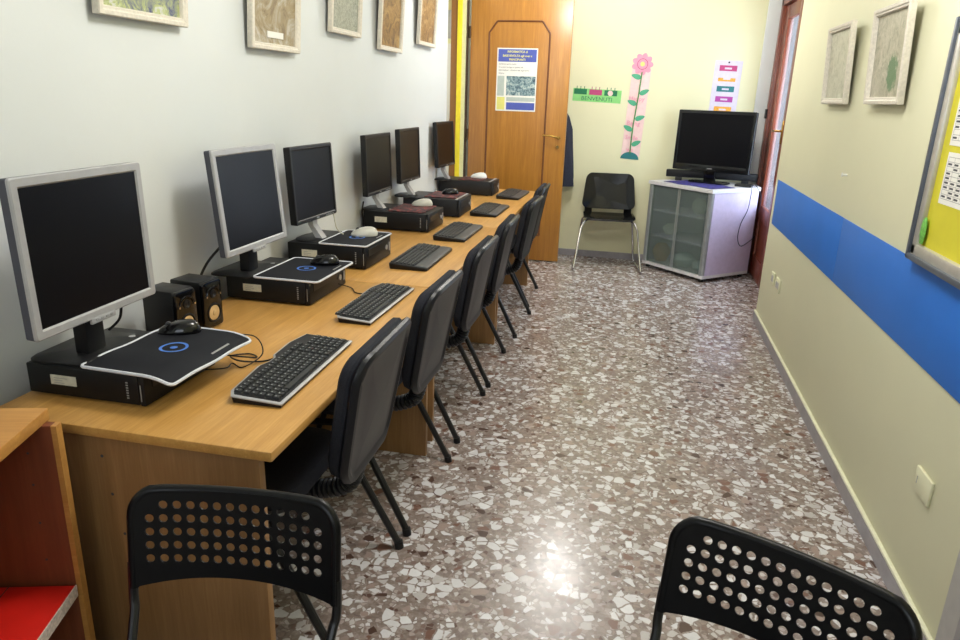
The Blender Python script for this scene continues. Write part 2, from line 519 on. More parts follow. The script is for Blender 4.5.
# ceiling lamp
for x, y, l_ in ((-.38, 5.55, 'round white ceiling lamp base above the far end of the aisle'), (-.05, 2.2, 'round white ceiling lamp base above the near end of the aisle')):
    t = thing('ceiling_lamp', (x, y, ZC), 0, l_, 'lamp')
    g = G(); g.lathe([(.001, 0), (.11, 0), (.11, -.03), (.001, -.03)], 'white'); g.obj('base', t)

# ------------------------------------------------------------------ desks
def desk(y0, y1, xf0, xf1, panels, label):
    t = thing('desk', (0, 0, 0), 0, label, 'desk', None)
    xb = -1.50
    g = G()
    b = bmesh.new()
    z0, z1 = .696, .722
    for z in (z0, z1):
        for (x, y) in ((xb, y0), (xf0, y0), (xf1, y1), (xb, y1)): b.verts.new((x, y, z))
    b.verts.ensure_lookup_table(); v = b.verts
    for f in ((3, 2, 1, 0), (4, 5, 6, 7), (0, 1, 5, 4), (1, 2, 6, 5), (2, 3, 7, 6), (3, 0, 4, 7)): b.faces.new([v[k] for k in f])
    bmesh.ops.bevel(b, geom=b.edges[:], offset=.005, segments=2, affect='EDGES', profile=.5)
    g.merge(b, 'desk', None, True)
    g.obj('desktop', t)
    for k, (py, pxf) in enumerate(panels):
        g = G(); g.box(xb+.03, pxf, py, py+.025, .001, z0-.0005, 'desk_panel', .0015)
        p = g.obj('side_panel', t)
        if k == 0 and y0 < 1.5:
            for x, z in ((-1.205, .633), (-1.19, .53), (-1.17, .42), (-1.15, .31)):
                g = G(); g.cyl((x, py-.0008, z), (x, py+.004, z), .004, 'ink', n=10); g.obj('pin_hole', p)
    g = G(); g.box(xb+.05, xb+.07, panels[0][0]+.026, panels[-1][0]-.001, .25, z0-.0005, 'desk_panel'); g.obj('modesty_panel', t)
    return t
desk(1.300, 2.785, -.738, -.757, [(1.325, -.785), (2.655, -.775)], 'beech-look desk nearest the viewer, bare side panel behind the perforated chair')
desk(2.790, 4.295, -.758, -.785, [(2.794, -.785), (4.165, -.775)], 'beech-look middle desk of the long row along the white wall')
desk(4.300, 6.17, -.787, -.82, [(4.303, -.79), (5.68, -.80)], 'beech-look desk at the far end of the row, next to the oak door')

# ------------------------------------------------------------------ computers, monitors, keyboards, mice, pads
RZ = PI/2
def dot(t, name, g): return g.obj(name, t)
def computer(x0, x1, y0, y1, h, label, kind, lid=False):
    """local frame: +x towards the aisle, origin at centre of base"""
    w, d = x1-x0, y1-y0
    t = thing('desktop_computer', ((x0+x1)/2, (y0+y1)/2, .7225), 0, label, 'computer', 'computers lying on the desks')
    mat = 'black_case' if kind == 'slim' else 'dark_case'
    g = G(); g.box(-w/2, w/2-.018, -d/2, d/2, .006, h, mat, .003); g.obj('case', t)
    for sx in (-1, 1):
        for sy in (-1, 1):
            g = G(); g.cyl((sx*(w/2-.05), sy*(d/2-.03), 0), (sx*(w/2-.05), sy*(d/2-.03), .006), .012, 'black', n=10); g.obj('foot', t)
    g = G(); g.box(w/2-.0175, w/2, -d/2, d/2, .004, h+.001, mat, .005)
    g.box(w/2, w/2+.002, -d/2+.03, d/2-.11, h*.55, h*.86, 'black')
    g.obj('front_panel', t)
    g = G(); g.cyl((w/2, d/2-.065, h*.52), (w/2+.004, d/2-.065, h*.52), .012 if kind == 'slim' else .01, 'silver'); g.obj('power_button', t)
    g = G(); g.box(w/2, w/2+.003, d/2-.03, d/2-.018, h*.3, h*.7, 'silver'); g.obj('badge', t)
    if kind == 'slim':
        g = G(); g.box(-w/2+.07, -w/2+.145, -d/2-.0012, -d/2, h*.42, h*.72, 'label')
        for k in range(3): g.box(-w/2+.08, -w/2+.10+.03*random.random(), -d/2-.0016, -d/2-.001, h*(.47+.075*k), h*(.49+.075*k), 'ink_soft')
        g.obj('sticker', t)
        g = G()
        for k in range(7): g.box(w/2-.052, w/2-.046, -d/2-.0008, -d/2, h*(.25+.08*k), h*(.29+.08*k), 'ink_soft')
        g.obj('model_marking', t)
        g = G(); g.box(w/2-.0122, w/2-.010, -d/2-.0008, -d/2, h*.2, h*.72, 'ink_soft'); g.obj('printed_strip', t)
    else:
        g = G(); g.box(w/2-.035, w/2-.02, -d/2, d/2, h+.0005, h+.003, 'silver'); g.obj('trim_strip', t)
    return t
PCS = [(-1.485, -1.144, 1.424, 1.735, .086, 'slim', 'black slim computer on the nearest desk under the big silver monitor'),
       (-1.49, -1.147, 2.372, 2.715, .092, 'slim', 'black slim computer under the second silver monitor, beyond the two speakers'),
       (-1.54, -1.158, 2.975, 3.315, .104, 'slim', 'black slim computer third from the viewer, with bordered mouse pad and grey mouse on top'),
       (-1.55, -1.150, 3.955, 4.285, .106, 'slim', 'black slim computer fourth from the viewer, under a reddish pad and pale mouse'),
       (-1.50, -1.112, 4.545, 4.885, .115, 'tower', 'dark computer laid flat with black mouse on a red patterned pad, fifth from the viewer'),
       (-1.565, -1.117, 5.665, 5.945, .112, 'tower', 'dark computer at the far end of the desks, beside the oak door')]
for p in PCS: computer(*p[:5], p[6], p[5])

def monitor(x, y, zb, z0, yaw, tilt, W, Hh, label, style):
    t = thing('monitor', (x, y, zb), RZ+yaw, label, 'monitor', 'monitors standing on the computers')
    fr = 'silver' if style == 'silver' else 'black'
    hb = z0-zb
    T = Matrix.Translation((0, 0, hb)) @ Matrix.Rotation(-tilt, 4, 'X')
    bz = .024 if style == 'silver' else .019
    # housing (back) with bulge
    g = G(); g.T = T
    Q = Matrix.Translation((0, 0, Hh/2)) @ Matrix.Rotation(PI/2, 4, 'X')
    g.T = T @ Q
    # local z of the shell points to -y (towards the viewer of the screen)
    g.shell(rr(W, Hh, .008), [(.0, -.008), (.002, -.030), (.012, -.034), (.05, -.044), (.08, -.05), (.085, -.05)], 'mon_side' if style == 'silver' else 'black')
    g.obj('housing', t)
    g = G(); g.T = T @ Q
    o_ = rr(W, Hh, .008)
    g.rings([[(x_, y_, z_) for x_, y_ in o_(i)] for i, z_ in [(0, -.008), (0, -.002), (.003, .001), (bz-.004, .001), (bz, -.003), (bz, -.008)]], fr, cap0=False, cap1=False)
    if style == 'silver': g.box(-.045, .045, -Hh/2-.012, -Hh/2+.004, -.006, .002, fr, .002)
    g.obj('bezel', t)
    g = G(); g.T = T @ Q
    g.box(-W/2+bz-.001, W/2-bz+.001, -Hh/2+bz-.001, Hh/2-bz+.001, -.0075, -.0035, 'screen'); g.obj('screen', t)
    g = G(); g.T = T @ Q
    if style == 'silver':
        for k in range(4): g.box(-.03+.018*k, -.022+.018*k, -Hh/2-.006, -Hh/2-.001, .002, .0032, 'ink_soft')
    else:
        for k in range(4): g.box(W/2-.12+.022*k, W/2-.108+.022*k, -Hh/2+.006, -Hh/2+.010, .001, .003, 'ink_soft')
        g.box(-.012, .012, -Hh/2+.006, -Hh/2+.012, .001, .002, 'silver')
    g.obj('button', t)
    # stand
    if style == 'silver':
        g = G(); g.box(-.035, .035, .03, .07, .012, hb+.10, 'black', .006)
        g.box(-.05, .05, .035, .055, hb+.03, hb+.16, 'black', .004); g.obj('stand_neck', t)
        g = G(); g.shell(rr(.25, .175, .03, cx=.035, cy=.085), [(0, 0.0005), (0, .006), (.008, .012), (.07, .016), (.08, .016)], 'black'); b_ = g.obj('stand_base', t)
        g = G(); g.cyl((.125, .02, .011), (.125, .02, .0135), .009, 'silver'); g.obj('badge', t)
    else:
        g = G()
        Lx = .022; g.T = Matrix.Translation((.03, 0, 0))
        g.rings([[(-Lx, -.015, .012), (Lx, -.015, .012), (Lx, .02, .012), (-Lx, .02, .012)], [(-Lx, .03, hb*.7), (Lx, .03, hb*.7), (Lx, .055, hb*.7), (-Lx, .055, hb*.7)],
                 [(-Lx, .04, hb+.15), (Lx, .04, hb+.15), (Lx, .058, hb+.15), (-Lx, .058, hb+.15)]], 'silver', smooth=False)
        g.cyl((-.05, .045, hb+.03), (.05, .045, hb+.03), .016, 'black')
        g.obj('stand_neck', t)
        g = G(); g.shell(rr(.19, .14, .065, cx=.045, cy=.05), [(0, .0005), (.002, .008), (.012, .013), (.07, .016)], 'black'); g.obj('stand_base', t)
    return t
monitor(-1.318, 1.522, .809, .922, .03, .02, .448, .374, 'large silver-framed monitor nearest the viewer, on the first computer', 'silver')
monitor(-1.376, 2.435, .815, .920, -.01, .09, .440, .374, 'silver-framed monitor on the second computer, behind the two black speakers', 'silver')
monitor(-1.412, 3.036, .827, .930, -.03, .06, .405, .335, 'black monitor right behind the second silver-framed one', 'black')
monitor(-1.455, 3.99, .829, .932, -.01, .03, .408, .338, 'black monitor fourth from the viewer, above the reddish mouse pad with pale mouse', 'black')
monitor(-1.448, 4.56, .838, .943, -.01, .035, .408, .338, 'black monitor fifth from the viewer, last but one before the door', 'black')
monitor(-1.485, 5.62, .835, .948, -.07, .07, .412, .345, 'black monitor farthest away, overlapping the yellow door trim', 'black')

def keyboard(x, y, rz, label, style, L=.485, W=.15):
    """local: x along the length (world +y), -y towards the aisle"""
    t = thing('keyboard', (x, y, .7225), rz, label, 'keyboard', 'keyboards lined along the desk front')
    g = G()
    if style == 'silver':
        out = [(-L/2, -W/2), (L/2, -W/2), (L/2, W/2-.012), (L/2-.09, W/2+.004), (L/2-.11, W/2+.004), (.045, W/2+.0), (.025, W/2-.012), (-.01, W/2-.012), (-.05, W/2-.0), (-L/2+.03, W/2-.014), (-L/2, W/2-.03)]
        def ins(i):
            cx, cy = 0, 0
            return [(x_*(1-i/(L/2)), y_*(1-i/(W/2))) for x_, y_ in out]
        def zz(y_): return (y_+W/2)/W*.010
        g.rings([[(x_, y_, z_+(zz(y_) if z_ > .001 else 0)) for x_, y_ in ins(i)] for i, z_ in [(.003, .0), (0, .006), (0, .012)]], 'black', smooth=False)
        g.obj('base', t)
        g = G(); g.rings([[(x_, y_, z_+zz(y_)) for x_, y_ in ins(i)] for i, z_ in [(-.002, .009), (-.002, .012), (.002, .0145), (.006, .0145)]], 'silver', smooth=False); g.obj('edge_trim', t)
        g = G(); g.rings([[(x_, y_, z_+zz(y_)) for x_, y_ in ins(i)] for i, z_ in [(.006, .013), (.006, .0155)]], 'black', smooth=False); g.obj('top_plate', t)
        top, yk0, rows, pitch = .0155, -W/2+.012, 6, .0205
    else:
        zz = lambda y_: (y_+W/2)/W*.014
        o_ = rr(L, W, .012, 3)
        g.rings([[(x_, y_, z_+(zz(y_) if z_ > .001 else 0)) for x_, y_ in o_(i)] for i, z_ in [(.004, 0), (0, .004), (0, .012), (.004, .015), (.03, .015)]], 'black', smooth=False)
        g.obj('base', t)
        g = G(); pr = rr(L-.006, .058, .014, 3, cy=-W/2+.030)
        g.rings([[(x_, y_, z_+zz(y_)) for x_, y_ in pr(i)] for i, z_ in [(0, .012), (0, .0165), (.004, .0185), (.02, .019)]], 'palm', smooth=False); g.obj('palm_rest', t)
        top, yk0, rows, pitch = .015, -W/2+.063, 6, .0188
    def keys(name, x0, x1, r0, r1, wide=()):
        g = G(); g2 = G(); n = max(1, round((x1-x0)/.0205))
        for r in range(r0, r1):
            cells = [(x0+(x1-x0)*k/n, x0+(x1-x0)*(k+1)/n) for k in range(n)]
            if r in wide: cells = [cells[0], cells[1], cells[2], (cells[3][0], cells[-5][1])]+cells[-4:]
            for a, b in cells:
                y0_ = yk0+r*pitch+(.005 if r == 5 else 0); yc = y0_+pitch/2
                zt = top+zz(yc)
                v = [(a+.001, y0_+.001, zt-.001), (b-.001, y0_+.001, zt-.001), (b-.001, y0_+pitch-.001, zt-.001), (a+.001, y0_+pitch-.001, zt-.001),
                     (a+.003, y0_+.003, zt+.005), (b-.003, y0_+.003, zt+.005), (b-.003, y0_+pitch-.003, zt+.006), (a+.003, y0_+pitch-.003, zt+.006)]
                g.add(v, [(4, 5, 6, 7), (0, 1, 5, 4), (1, 2, 6, 5), (2, 3, 7, 6), (3, 0, 4, 7)], 'key')
                if b-a < .03:
                    cx = a+.007; g.add([(cx-.002, yc, zt+.0062), (cx+.0022, yc, zt+.0062), (cx+.0022, yc+.004, zt+.0066), (cx-.002, yc+.004, zt+.0066)], [(0, 1, 2, 3)], 'key_ink')
        return g.obj(name, t)
    s_ = L/.485
    keys('letter_keys', (-.228)*s_, .082*s_, 0, 5, wide=(0,))
    keys('function_keys', (-.228)*s_, .082*s_, 5, 6)
    keys('navigation_keys', .090*s_, .150*s_, 0, 6)
    keys('number_keys', .156*s_, .232*s_, 0, 5)
    return t
keyboard(-.916, 1.768, RZ+.03, 'black keyboard with silver edge on the nearest desk, closest to the viewer', 'silver', .505, .166)
keyboard(-.925, 2.465, RZ-.01, 'black keyboard with silver edge, second from the viewer', 'silver')
KB = [(-.985, 3.285, .01, 'black keyboard with wide palm rest, third from the viewer on the middle desk'),
      (-.978, 4.0, 0, 'black keyboard with wide palm rest, fourth from the viewer'),
      (-.975, 4.895, -.01, 'black palm-rest keyboard on the far desk, fifth from the viewer'),
      (-.965, 5.78, -.03, 'black palm-rest keyboard farthest away, by the oak door')]
kb0 = None
for i, (x, y, a, l_) in enumerate(KB):
    if kb0 is None: kb0 = keyboard(x, y, RZ+a, l_, 'palm', .488, .185)
    else:
        c = copy_tree(kb0); c.location = (x, y, .7225); c.rotation_euler = (0, 0, RZ+a); c['label'] = l_

def pad(t_loc, rz, w, h, label, style, drape=None, cut=0):
    """thin mouse pad; drape(x,y)->dz"""
    t = thing('mouse_pad', t_loc, rz, label, 'mouse pad', 'mouse pads on the computers')
    dr = drape or (lambda x, y: 0)
    o_ = rr(w, h, .015, 4)
    def dense(i):
        p = o_(i); out = []
        for k in range(len(p)):
            a, b = p[k], p[(k+1) % len(p)]
            n = max(1, int(math.hypot(a[0]-b[0], a[1]-b[1])/.02))
            # uneven counts would break the loft, so use the outline at inset 0
            out += [(a[0]+(b[0]-a[0])*j/n, a[1]+(b[1]-a[1])*j/n) for j in range(n)]
        return out
    base = dense(0)
    ringsz = [[(x*s, y*s, dr(x*s, y*s)+z) for x, y in base] for s, z in [(1, 0), (1, .003)]+[(1-.12*k, .003) for k in range(1, 8)]+[(.02, .003)]]
    g = G(); g.rings(ringsz, 'pad_red' if style == 'red' else 'pad'); g.obj('mat', t)
    if style == 'border':
        g = G(); g.tube([(x, y, dr(x, y)+.0015) for x, y in base], .0042, 'pad_border', n=6, close=True); g.obj('border', t)
        g = G()
        def ring(cx, cy, r0, r1, m):
            n = 28; vs = []
            for k in range(n):
                a = 2*PI*k/n
                for r in (r0, r1): vs.append((cx+r*math.cos(a), cy+r*math.sin(a), dr(cx, cy)+.0042+(dr(cx+r*math.cos(a), cy+r*math.sin(a))-dr(cx, cy))))
            g.add(vs, [(2*k, 2*k+1, (2*k+3) % (2*n), (2*k+2) % (2*n)) for k in range(n)], m)
        cx, cy = (.01, .0)
        ring(cx, cy, .030, .038, 'blue_ink'); ring(cx, cy, .0, .010, 'blue_ink')
        g.obj('printed_emblem', t)
        g = G(); g.add([(.02, -h/2+.02, dr(.02, -h/2+.02)+.0042), (.10, -h/2+.02, dr(.1, -h/2+.02)+.0042), (.10, -h/2+.026, dr(.1, -h/2+.026)+.0042), (.02, -h/2+.026, dr(.02, -h/2+.026)+.0042)], [(0, 1, 2, 3)], 'ink_soft')
        g.obj('printed_line', t)
    return t
# first pad: larger, hangs over the computer's front edge
def dr1(x, y):
    # local x -> world y, local -y -> world +x (aisle). case edge at local y = -.045
    over = max(0, -y-.052)
    return -over*over*2.6+.003*math.sin(x*18)**2
pad((-1.186, 1.600, .8135), RZ-.04, .36, .266, 'large black mouse pad with pale border drooping over the nearest computer', 'border', dr1)
pad((-1.243, 2.54, .818), RZ+.0, .35, .262, 'black mouse pad with pale border and round blue emblem on the second computer', 'border')
pad((-1.272, 3.15, .830), RZ, .35, .232, 'black mouse pad with pale border on the third computer, grey mouse on it', 'border')
pad((-1.30, 4.13, .8315), RZ, .30, .22, 'dark mouse pad with reddish print on the fourth computer', 'red')
pad((-1.26, 4.735, .841), RZ, .30, .22, 'dark mouse pad with reddish print on the fifth computer, black mouse on it', 'red')
pad((-1.31, 5.81, .8375), RZ, .24, .21, 'dark mouse pad with reddish print on the farthest computer', 'red')

def mouse(x, y, z, rz, label, m, s=1.0):
    t = thing('computer_mouse', (x, y, z), rz, label, 'mouse', 'mice on the mouse pads')
    L, W, H = .118*s, .066*s, .038*s
    def out(i):
        n = 28; p = []
        for k in range(n):
            a = 2*PI*k/n
            p.append(((L/2-i*.9)*math.cos(a)*(1), (W/2-i*.6)*math.sin(a)*(1-.12*math.cos(a))))
        return p
    prof = [(0.003, 0), (0, .005), (0, .010), (.003, .018), (.008, .025), (.015, .031), (.023, .035), (.031, .0375), (.036, .038)]
    g = G()
    g.rings([[(x_-i*.25, y_, z_*s*(1-.25*max(0, x_)/(L/2))) for x_, y_ in out(i*s)] for i, z_ in prof], m); g.obj('body', t)
    g = G(); g.cyl((L*.24, -.004, .027*s), (L*.24, .004, .027*s), .009*s, 'palm'); g.obj('scroll_wheel', t)
    return t
# mouse long axis: local x; pointing to the wall is world -x, so rz ~ PI +- offset
mouse(-1.245, 1.725, .816, PI+.5, 'black computer mouse on the large drooping mouse pad', 'black_gloss')
mouse(-1.205, 2.64, .8225, PI+.3, 'black computer mouse on the second computer', 'black_gloss')
mouse(-1.255, 3.21, .834, PI+.5, 'light grey computer mouse on the third computer', 'mouse_grey', 1.1)
mouse(-1.275, 4.24, .836, PI+.4, 'light grey computer mouse on the fourth computer', 'mouse_grey', 1.1)
mouse(-1.235, 4.77, .8455, PI+.4, 'black computer mouse on the red patterned pad of the fifth computer', 'black_gloss')
mouse(-1.275, 5.86, .842, PI+.3, 'whitish computer mouse on the farthest computer', 'white', 1.15)

# speakers
def speaker(x, y, rz, label):
    t = thing('speaker', (x, y, .7225), rz, label, 'speaker', 'pair of desktop speakers')
    w, d, h = .095, .13, .165
    g = G(); g.box(-d/2, d/2-.012, -w/2, w/2, .003, h, 'black', .006); g.obj('cabinet', t)
    T = Matrix.Translation((d/2-.012, 0, h/2)) @ Matrix.Rotation(PI/2, 4, 'Y') @ Matrix.Rotation(PI/2, 4, 'Z')
    g = G(); g.T = T
    g.shell(rr(w, h-.004, .012), [(0, 0), (0, .006), (.003, .011), (.012, .013), (.03, .013)], 'black_gloss'); g.obj('front_plate', t)
    g = G(); g.lathe([(.034, .012), (.034, .0155), (.030, .0165), (.028, .012), (.027, .010)], 'black', T @ Matrix.Translation((0, -.030, 0)))
    g.obj('driver_ring', t)
    g = G(); g.lathe([(.027, .0125), (.022, .0145), (.010, .0140), (.009, .0165), (.003, .018)], 'cone', T @ Matrix.Translation((0, -.030, 0))); g.obj('driver_cone', t)
    g = G(); g.lathe([(.015, .013), (.014, .016), (.009, .0165), (.007, .014), (.001, .015)], 'black', T @ Matrix.Translation((0, .035, 0))); g.obj('tweeter', t)
    g = G()
    pts = [(.030*math.cos(a), .035+.024*math.sin(a), .0145) for a in [PI*k/10 for k in range(11)]]
    g.tube([T @ Vector(p) for p in pts], .003, 'black_gloss', n=6)
    for sx in (-1, 1): g.cyl(T @ Vector((sx*.034, .030, .012)), T @ Vector((sx*.034, .030, .017)), .0035, 'chrome', n=10)
    g.obj('trim_arc', t)
speaker(-1.415, 1.925, -.12, 'black desktop speaker with tan cone nearer the silver monitor, partly behind it')
speaker(-1.405, 2.055, -.10, 'black desktop speaker with tan cone, right one of the pair')

# ------------------------------------------------------------------ cables
def cable(name, pts, r, label, m='black', cat='cable'):
    P = [Vector(p) for p in pts]; out = []
    for i in range(len(P)-1):
        p0, p1, p2, p3 = P[max(i-1, 0)], P[i], P[i+1], P[min(i+2, len(P)-1)]
        for k in range(8):
            t = k/8
            out.append(.5*((2*p1)+(-p0+p2)*t+(2*p0-5*p1+4*p2-p3)*t*t+(-p0+3*p1-3*p2+p3)*t**3))
    out.append(P[-1])
    g = G(); g.tube(out, r, m, n=6)
    o = g.obj(name); lab(o, label, cat); return o
zt = .7255
cable('keyboard_cable', [(-1.140, 1.70, .775), (-1.07, 1.735, .76), (-1.05, 1.80, zt+.01), (-1.10, 1.845, zt), (-1.135, 1.80, zt+.005), (-1.08, 1.76, zt+.01), (-1.03, 1.80, zt), (-1.0, 1.86, zt), (-.995, 1.88, zt)], .0025, 'thin black cable looped between the nearest computer and its keyboard')
cable('mouse_cable', [(-1.14, 1.79, .80), (-1.07, 1.83, .79), (-1.03, 1.80, .75), (-1.06, 1.74, zt), (-1.10, 1.75, zt+.004), (-1.09, 1.70, .735), (-1.13, 1.66, .74)], .002, 'thin black mouse cable hanging off the drooping mouse pad')
cable('keyboard_cable', [(-1.14, 2.62, .75), (-1.10, 2.66, zt), (-1.06, 2.60, zt), (-1.01, 2.59, zt)], .0022, 'short dark cable on the desk beside the second computer')
cable('monitor_cable', [(-1.385, 3.15, .94), (-1.375, 3.16, .87), (-1.36, 3.20, .835)], .0025, 'thin pale cable hanging under the third monitor', 'label')
cable('monitor_cable', [(-1.46, 2.33, .95), (-1.50, 2.27, .88), (-1.53, 2.26, .80), (-1.53, 2.33, .725)], .005, 'black cable dropping behind the second silver monitor')
cable('monitor_cable', [(-1.50, 3.83, .90), (-1.52, 3.86, .84), (-1.53, 3.9, .78), (-1.525, 3.9, .7)], .005, 'black cable dropping behind the fourth monitor')
cable('monitor_cable', [(-1.37, 1.66, .95), (-1.40, 1.69, .90), (-1.42, 1.70, .85), (-1.46, 1.70, .812)], .004, 'black cable curving behind the nearest monitor')

# ------------------------------------------------------------------ padded office chairs
def office_chair(label):
    """local: sits facing -x (the desk), origin on the floor under the middle of the rear feet"""
    t = thing('office_chair', (0, 0, 0), 0, label, 'chair', 'padded black chairs along the desks')
    # seat
    T = Matrix.Translation((-.37, 0, .415))
    g = G(); g.T = T
    def sb(x, y, z): return (x, y, z-.12*max(0, -x-.12)**1.5*.9+.10*y*y)
    g.shell(rr(.44, .44, .09, 7), [(.02, -.012), (0, -.002), (.001, .018), (.010, .036), (.03, .046), (.07, .052), (.13, .050), (.19, .049)], 'fabric', sb); g.obj('seat', t)
    g = G(); g.T = T; g.shell(rr(.42, .42, .08, 7), [(.06, -.035), (.01, -.028), (0, -.01), (.02, .0)], 'shell', sb); g.obj('seat_shell', t)
    # backrest: built in XY plane (x width -> world y, y height -> world z)
    B = Matrix.Translation((.020, 0, .680)) @ Matrix.Rotation(math.radians(11), 4, 'Y') @ Matrix(((0, 0, 1, 0), (1, 0, 0, 0), (0, 1, 0, 0), (0, 0, 0, 1)))
    W, H = .435, .405
    def ol(i):
        base = rr(W, H, .075, 8)(i)
        return [(x*(1-.16*max(0, -y)/(H/2)), y) for x, y in base]
    def bb(x, y, z): return (x, y, z-.40*x*x+.3*max(0, y-.08)**2)
    g = G(); g.T = B
    g.shell(ol, [(.012, -.004), (.0, .008), (.002, .018), (.010, .025), (.022, .025), (.032, .018), (.04, .016), (.1, .016), (.18, .016)], 'shell', bb); g.obj('back_shell', t)
    g = G(); g.T = B
    g.shell(ol, [(.014, .0), (.008, -.012), (.012, -.030), (.03, -.043), (.07, -.05), (.12, -.048), (.18, -.046)], 'fabric', bb); g.obj('backrest', t)
    # accordion covered spine
    g = G(); P = []; rs = []
    ctrl = [(-.30, .370), (-.20, .366), (-.13, .374), (-.070, .402), (-.048, .45), (-.040, .505)]
    N = 60
    for k in range(N+1):
        u = k/N*(len(ctrl)-1); i = min(int(u), len(ctrl)-2); f = u-i
        p0, p1, p2, p3 = [ctrl[min(max(i+j, 0), len(ctrl)-1)] for j in (-1, 0, 1, 2)]
        q = [.5*(2*p1[c]+(-p0[c]+p2[c])*f+(2*p0[c]-5*p1[c]+4*p2[c]-p3[c])*f*f+(-p0[c]+3*p1[c]-3*p2[c]+p3[c])*f**3) for c in (0, 1)]
        P.append((q[0], 0, q[1])); rs.append((.030 if k % 3 else .024))
    g.tube(P, .03, 'shell', n=12, rs=rs); g.obj('spine_cover', t)
    # frame bar under the seat and four legs
    g = G()
    for s in (-1, 1): g.tube([(-.18, s*.245, .395), (-.36, s*.26, .388), (-.52, s*.245, .395)], .013, 'leg')
    for x in (-.25, -.48): g.tube([(x, -.25, .388), (x, .25, .388)], .011, 'leg')
    g.obj('under_frame', t)
    for s in (-1, 1):
        for fx, tx in ((0, -.20), (-.62, -.46)):
            g = G(); g.tube([(fx, s*.275, .012), (tx+(fx-tx)*.1, s*.262, .36), (tx, s*.255, .40)], .0125, 'leg', n=10)
            lg = g.obj('leg', t)
            g = G(); g.cyl((fx+.0, s*.276, 0.0005), (fx-.004*(1 if fx == 0 else -1), s*.275, .026), .0155, 'black'); g.obj('foot_cap', lg)
    return t
CH = [(-.672, 1.735, .02, 'padded black office chair nearest the viewer, at the first keyboard'),
      (-.672, 2.365, -.01, 'padded black office chair second from the viewer, at the second keyboard'),
      (-.675, 3.095, .0, 'padded black office chair third from the viewer, at the middle desk'),
      (-.680, 3.765, .03, 'padded black office chair fourth from the viewer, at the end of the middle desk'),
      (-.665, 4.615, -.02, 'padded black office chair fifth from the viewer, shadowed bars beside its foot'),
      (-.705, 5.345, .02, 'padded black office chair farthest away, nearest the oak door')]
ch0 = None
for x, y, a, l_ in CH:
    if ch0 is None: ch0 = office_chair(l_); c = ch0
    else: c = copy_tree(ch0); c['label'] = l_
    c.location = (x, y, 0); c.rotation_euler = (0, 0, a)

# ------------------------------------------------------------------ perforated chairs in the foreground
def holed_back(g, W, H, rad, nc, nr, px_, pz_, hr, arch, t2, bow, m):
    """perforated plate in local XZ, front face towards -y, bowed towards +y in the middle"""
    zc = (H+arch)/2+.004
    X0, Z0 = -nc*px_/2, zc-nr*pz_/2
    idx = {}; V = []
    def vert(x, z, side):
        key = (round(x, 6), round(z, 6), side)
        if key not in idx:
            idx[key] = len(V)
            V.append((x, -.0085+side*t2+bow*(1-(x/(W/2))**2), z))
        return idx[key]
    Fs = []
    def quad(pts, side):
        f = [vert(x, z, side) for x, z in pts]
        f = [v for i, v in enumerate(f) if v != f[i-1]]
        if len(f) > 2: Fs.append(f if side < 0 else f[::-1])
    def wall(p, q): Fs.append([vert(*p, -1), vert(*p, 1), vert(*q, 1), vert(*q, -1)])
    for c in range(nc):
        for r in range(nr):
            x0, z0 = X0+c*px_, Z0+r*pz_
            sq = [(x0+px_*k/4, z0) for k in range(4)]+[(x0+px_, z0+pz_*k/4) for k in range(4)]+[(x0+px_*(4-k)/4, z0+pz_) for k in range(4)]+[(x0, z0+pz_*(4-k)/4) for k in range(4)]
            cx, cz = x0+px_/2, z0+pz_/2
            if r == nr-1 and c in (0, nc-1):
                for sd in (-1, 1): Fs.append([vert(x, z, sd) for x, z in sq])
                continue
            ci = [(cx+hr*math.cos(-3*PI/4+2*PI*k/16), cz+hr*math.sin(-3*PI/4+2*PI*k/16)) for k in range(16)]
            for k in range(16):
                j = (k+1) % 16
                for sd in (-1, 1): quad([sq[k], sq[j], ci[j], ci[k]], sd)
                wall(ci[k], ci[j])
    def arc(cx, cz, a0, a1, n=10): return [(cx+rad*math.cos(a0+(a1-a0)*k/n), cz+rad*math.sin(a0+(a1-a0)*k/n)) for k in range(n+1)]
    tR, tL = (W/2-rad, H-rad), (-W/2+rad, H-rad)
    bot = [(u*W/2, arch*(1-abs(u)**2.2)) for u in [-1+2*k/40 for k in range(41)]]
    right = [bot[-1], (W/2, H-rad)]+arc(*tR, 0, PI/4)[1:]
    top = arc(*tR, PI/4, PI/2)+arc(*tL, PI/2, 3*PI/4)
    left = arc(*tL, 3*PI/4, PI)+[bot[0]]
    def resample(pl, n):
        L = [0]
        for p, q in zip(pl, pl[1:]): L.append(L[-1]+math.hypot(q[0]-p[0], q[1]-p[1]))
        out = []
        for k in range(n+1):
            d = L[-1]*k/n; i = max(j for j in range(len(L)-1) if L[j] <= d+1e-9); f = (d-L[i])/(L[i+1]-L[i])
            out.append((pl[i][0]+(pl[i+1][0]-pl[i][0])*f, pl[i][1]+(pl[i+1][1]-pl[i][1])*f))
        return out
    X1, Z1 = X0+nc*px_, Z0+nr*pz_
    inner = [[(X0+px_*k/4, Z0) for k in range(nc*4+1)], [(X1, Z0+pz_*k/4) for k in range(nr*4+1)], [(X1-px_*k/4, Z1) for k in range(nc*4+1)], [(X0, Z1-pz_*k/4) for k in range(nr*4+1)]]
    for inn, outl in zip(inner, (bot, right, top, left)):
        oo = resample(outl, len(inn)-1)
        for k in range(len(inn)-1):
            for sd in (-1, 1):
                mid = lambda i: ((inn[i][0]+oo[i][0])/2, (inn[i][1]+oo[i][1])/2)
                quad([inn[k], mid(k), mid(k+1), inn[k+1]], sd); quad([mid(k), oo[k], oo[k+1], mid(k+1)], sd)
            wall(oo[k], oo[k+1])
    g.add(V, Fs, m, True)
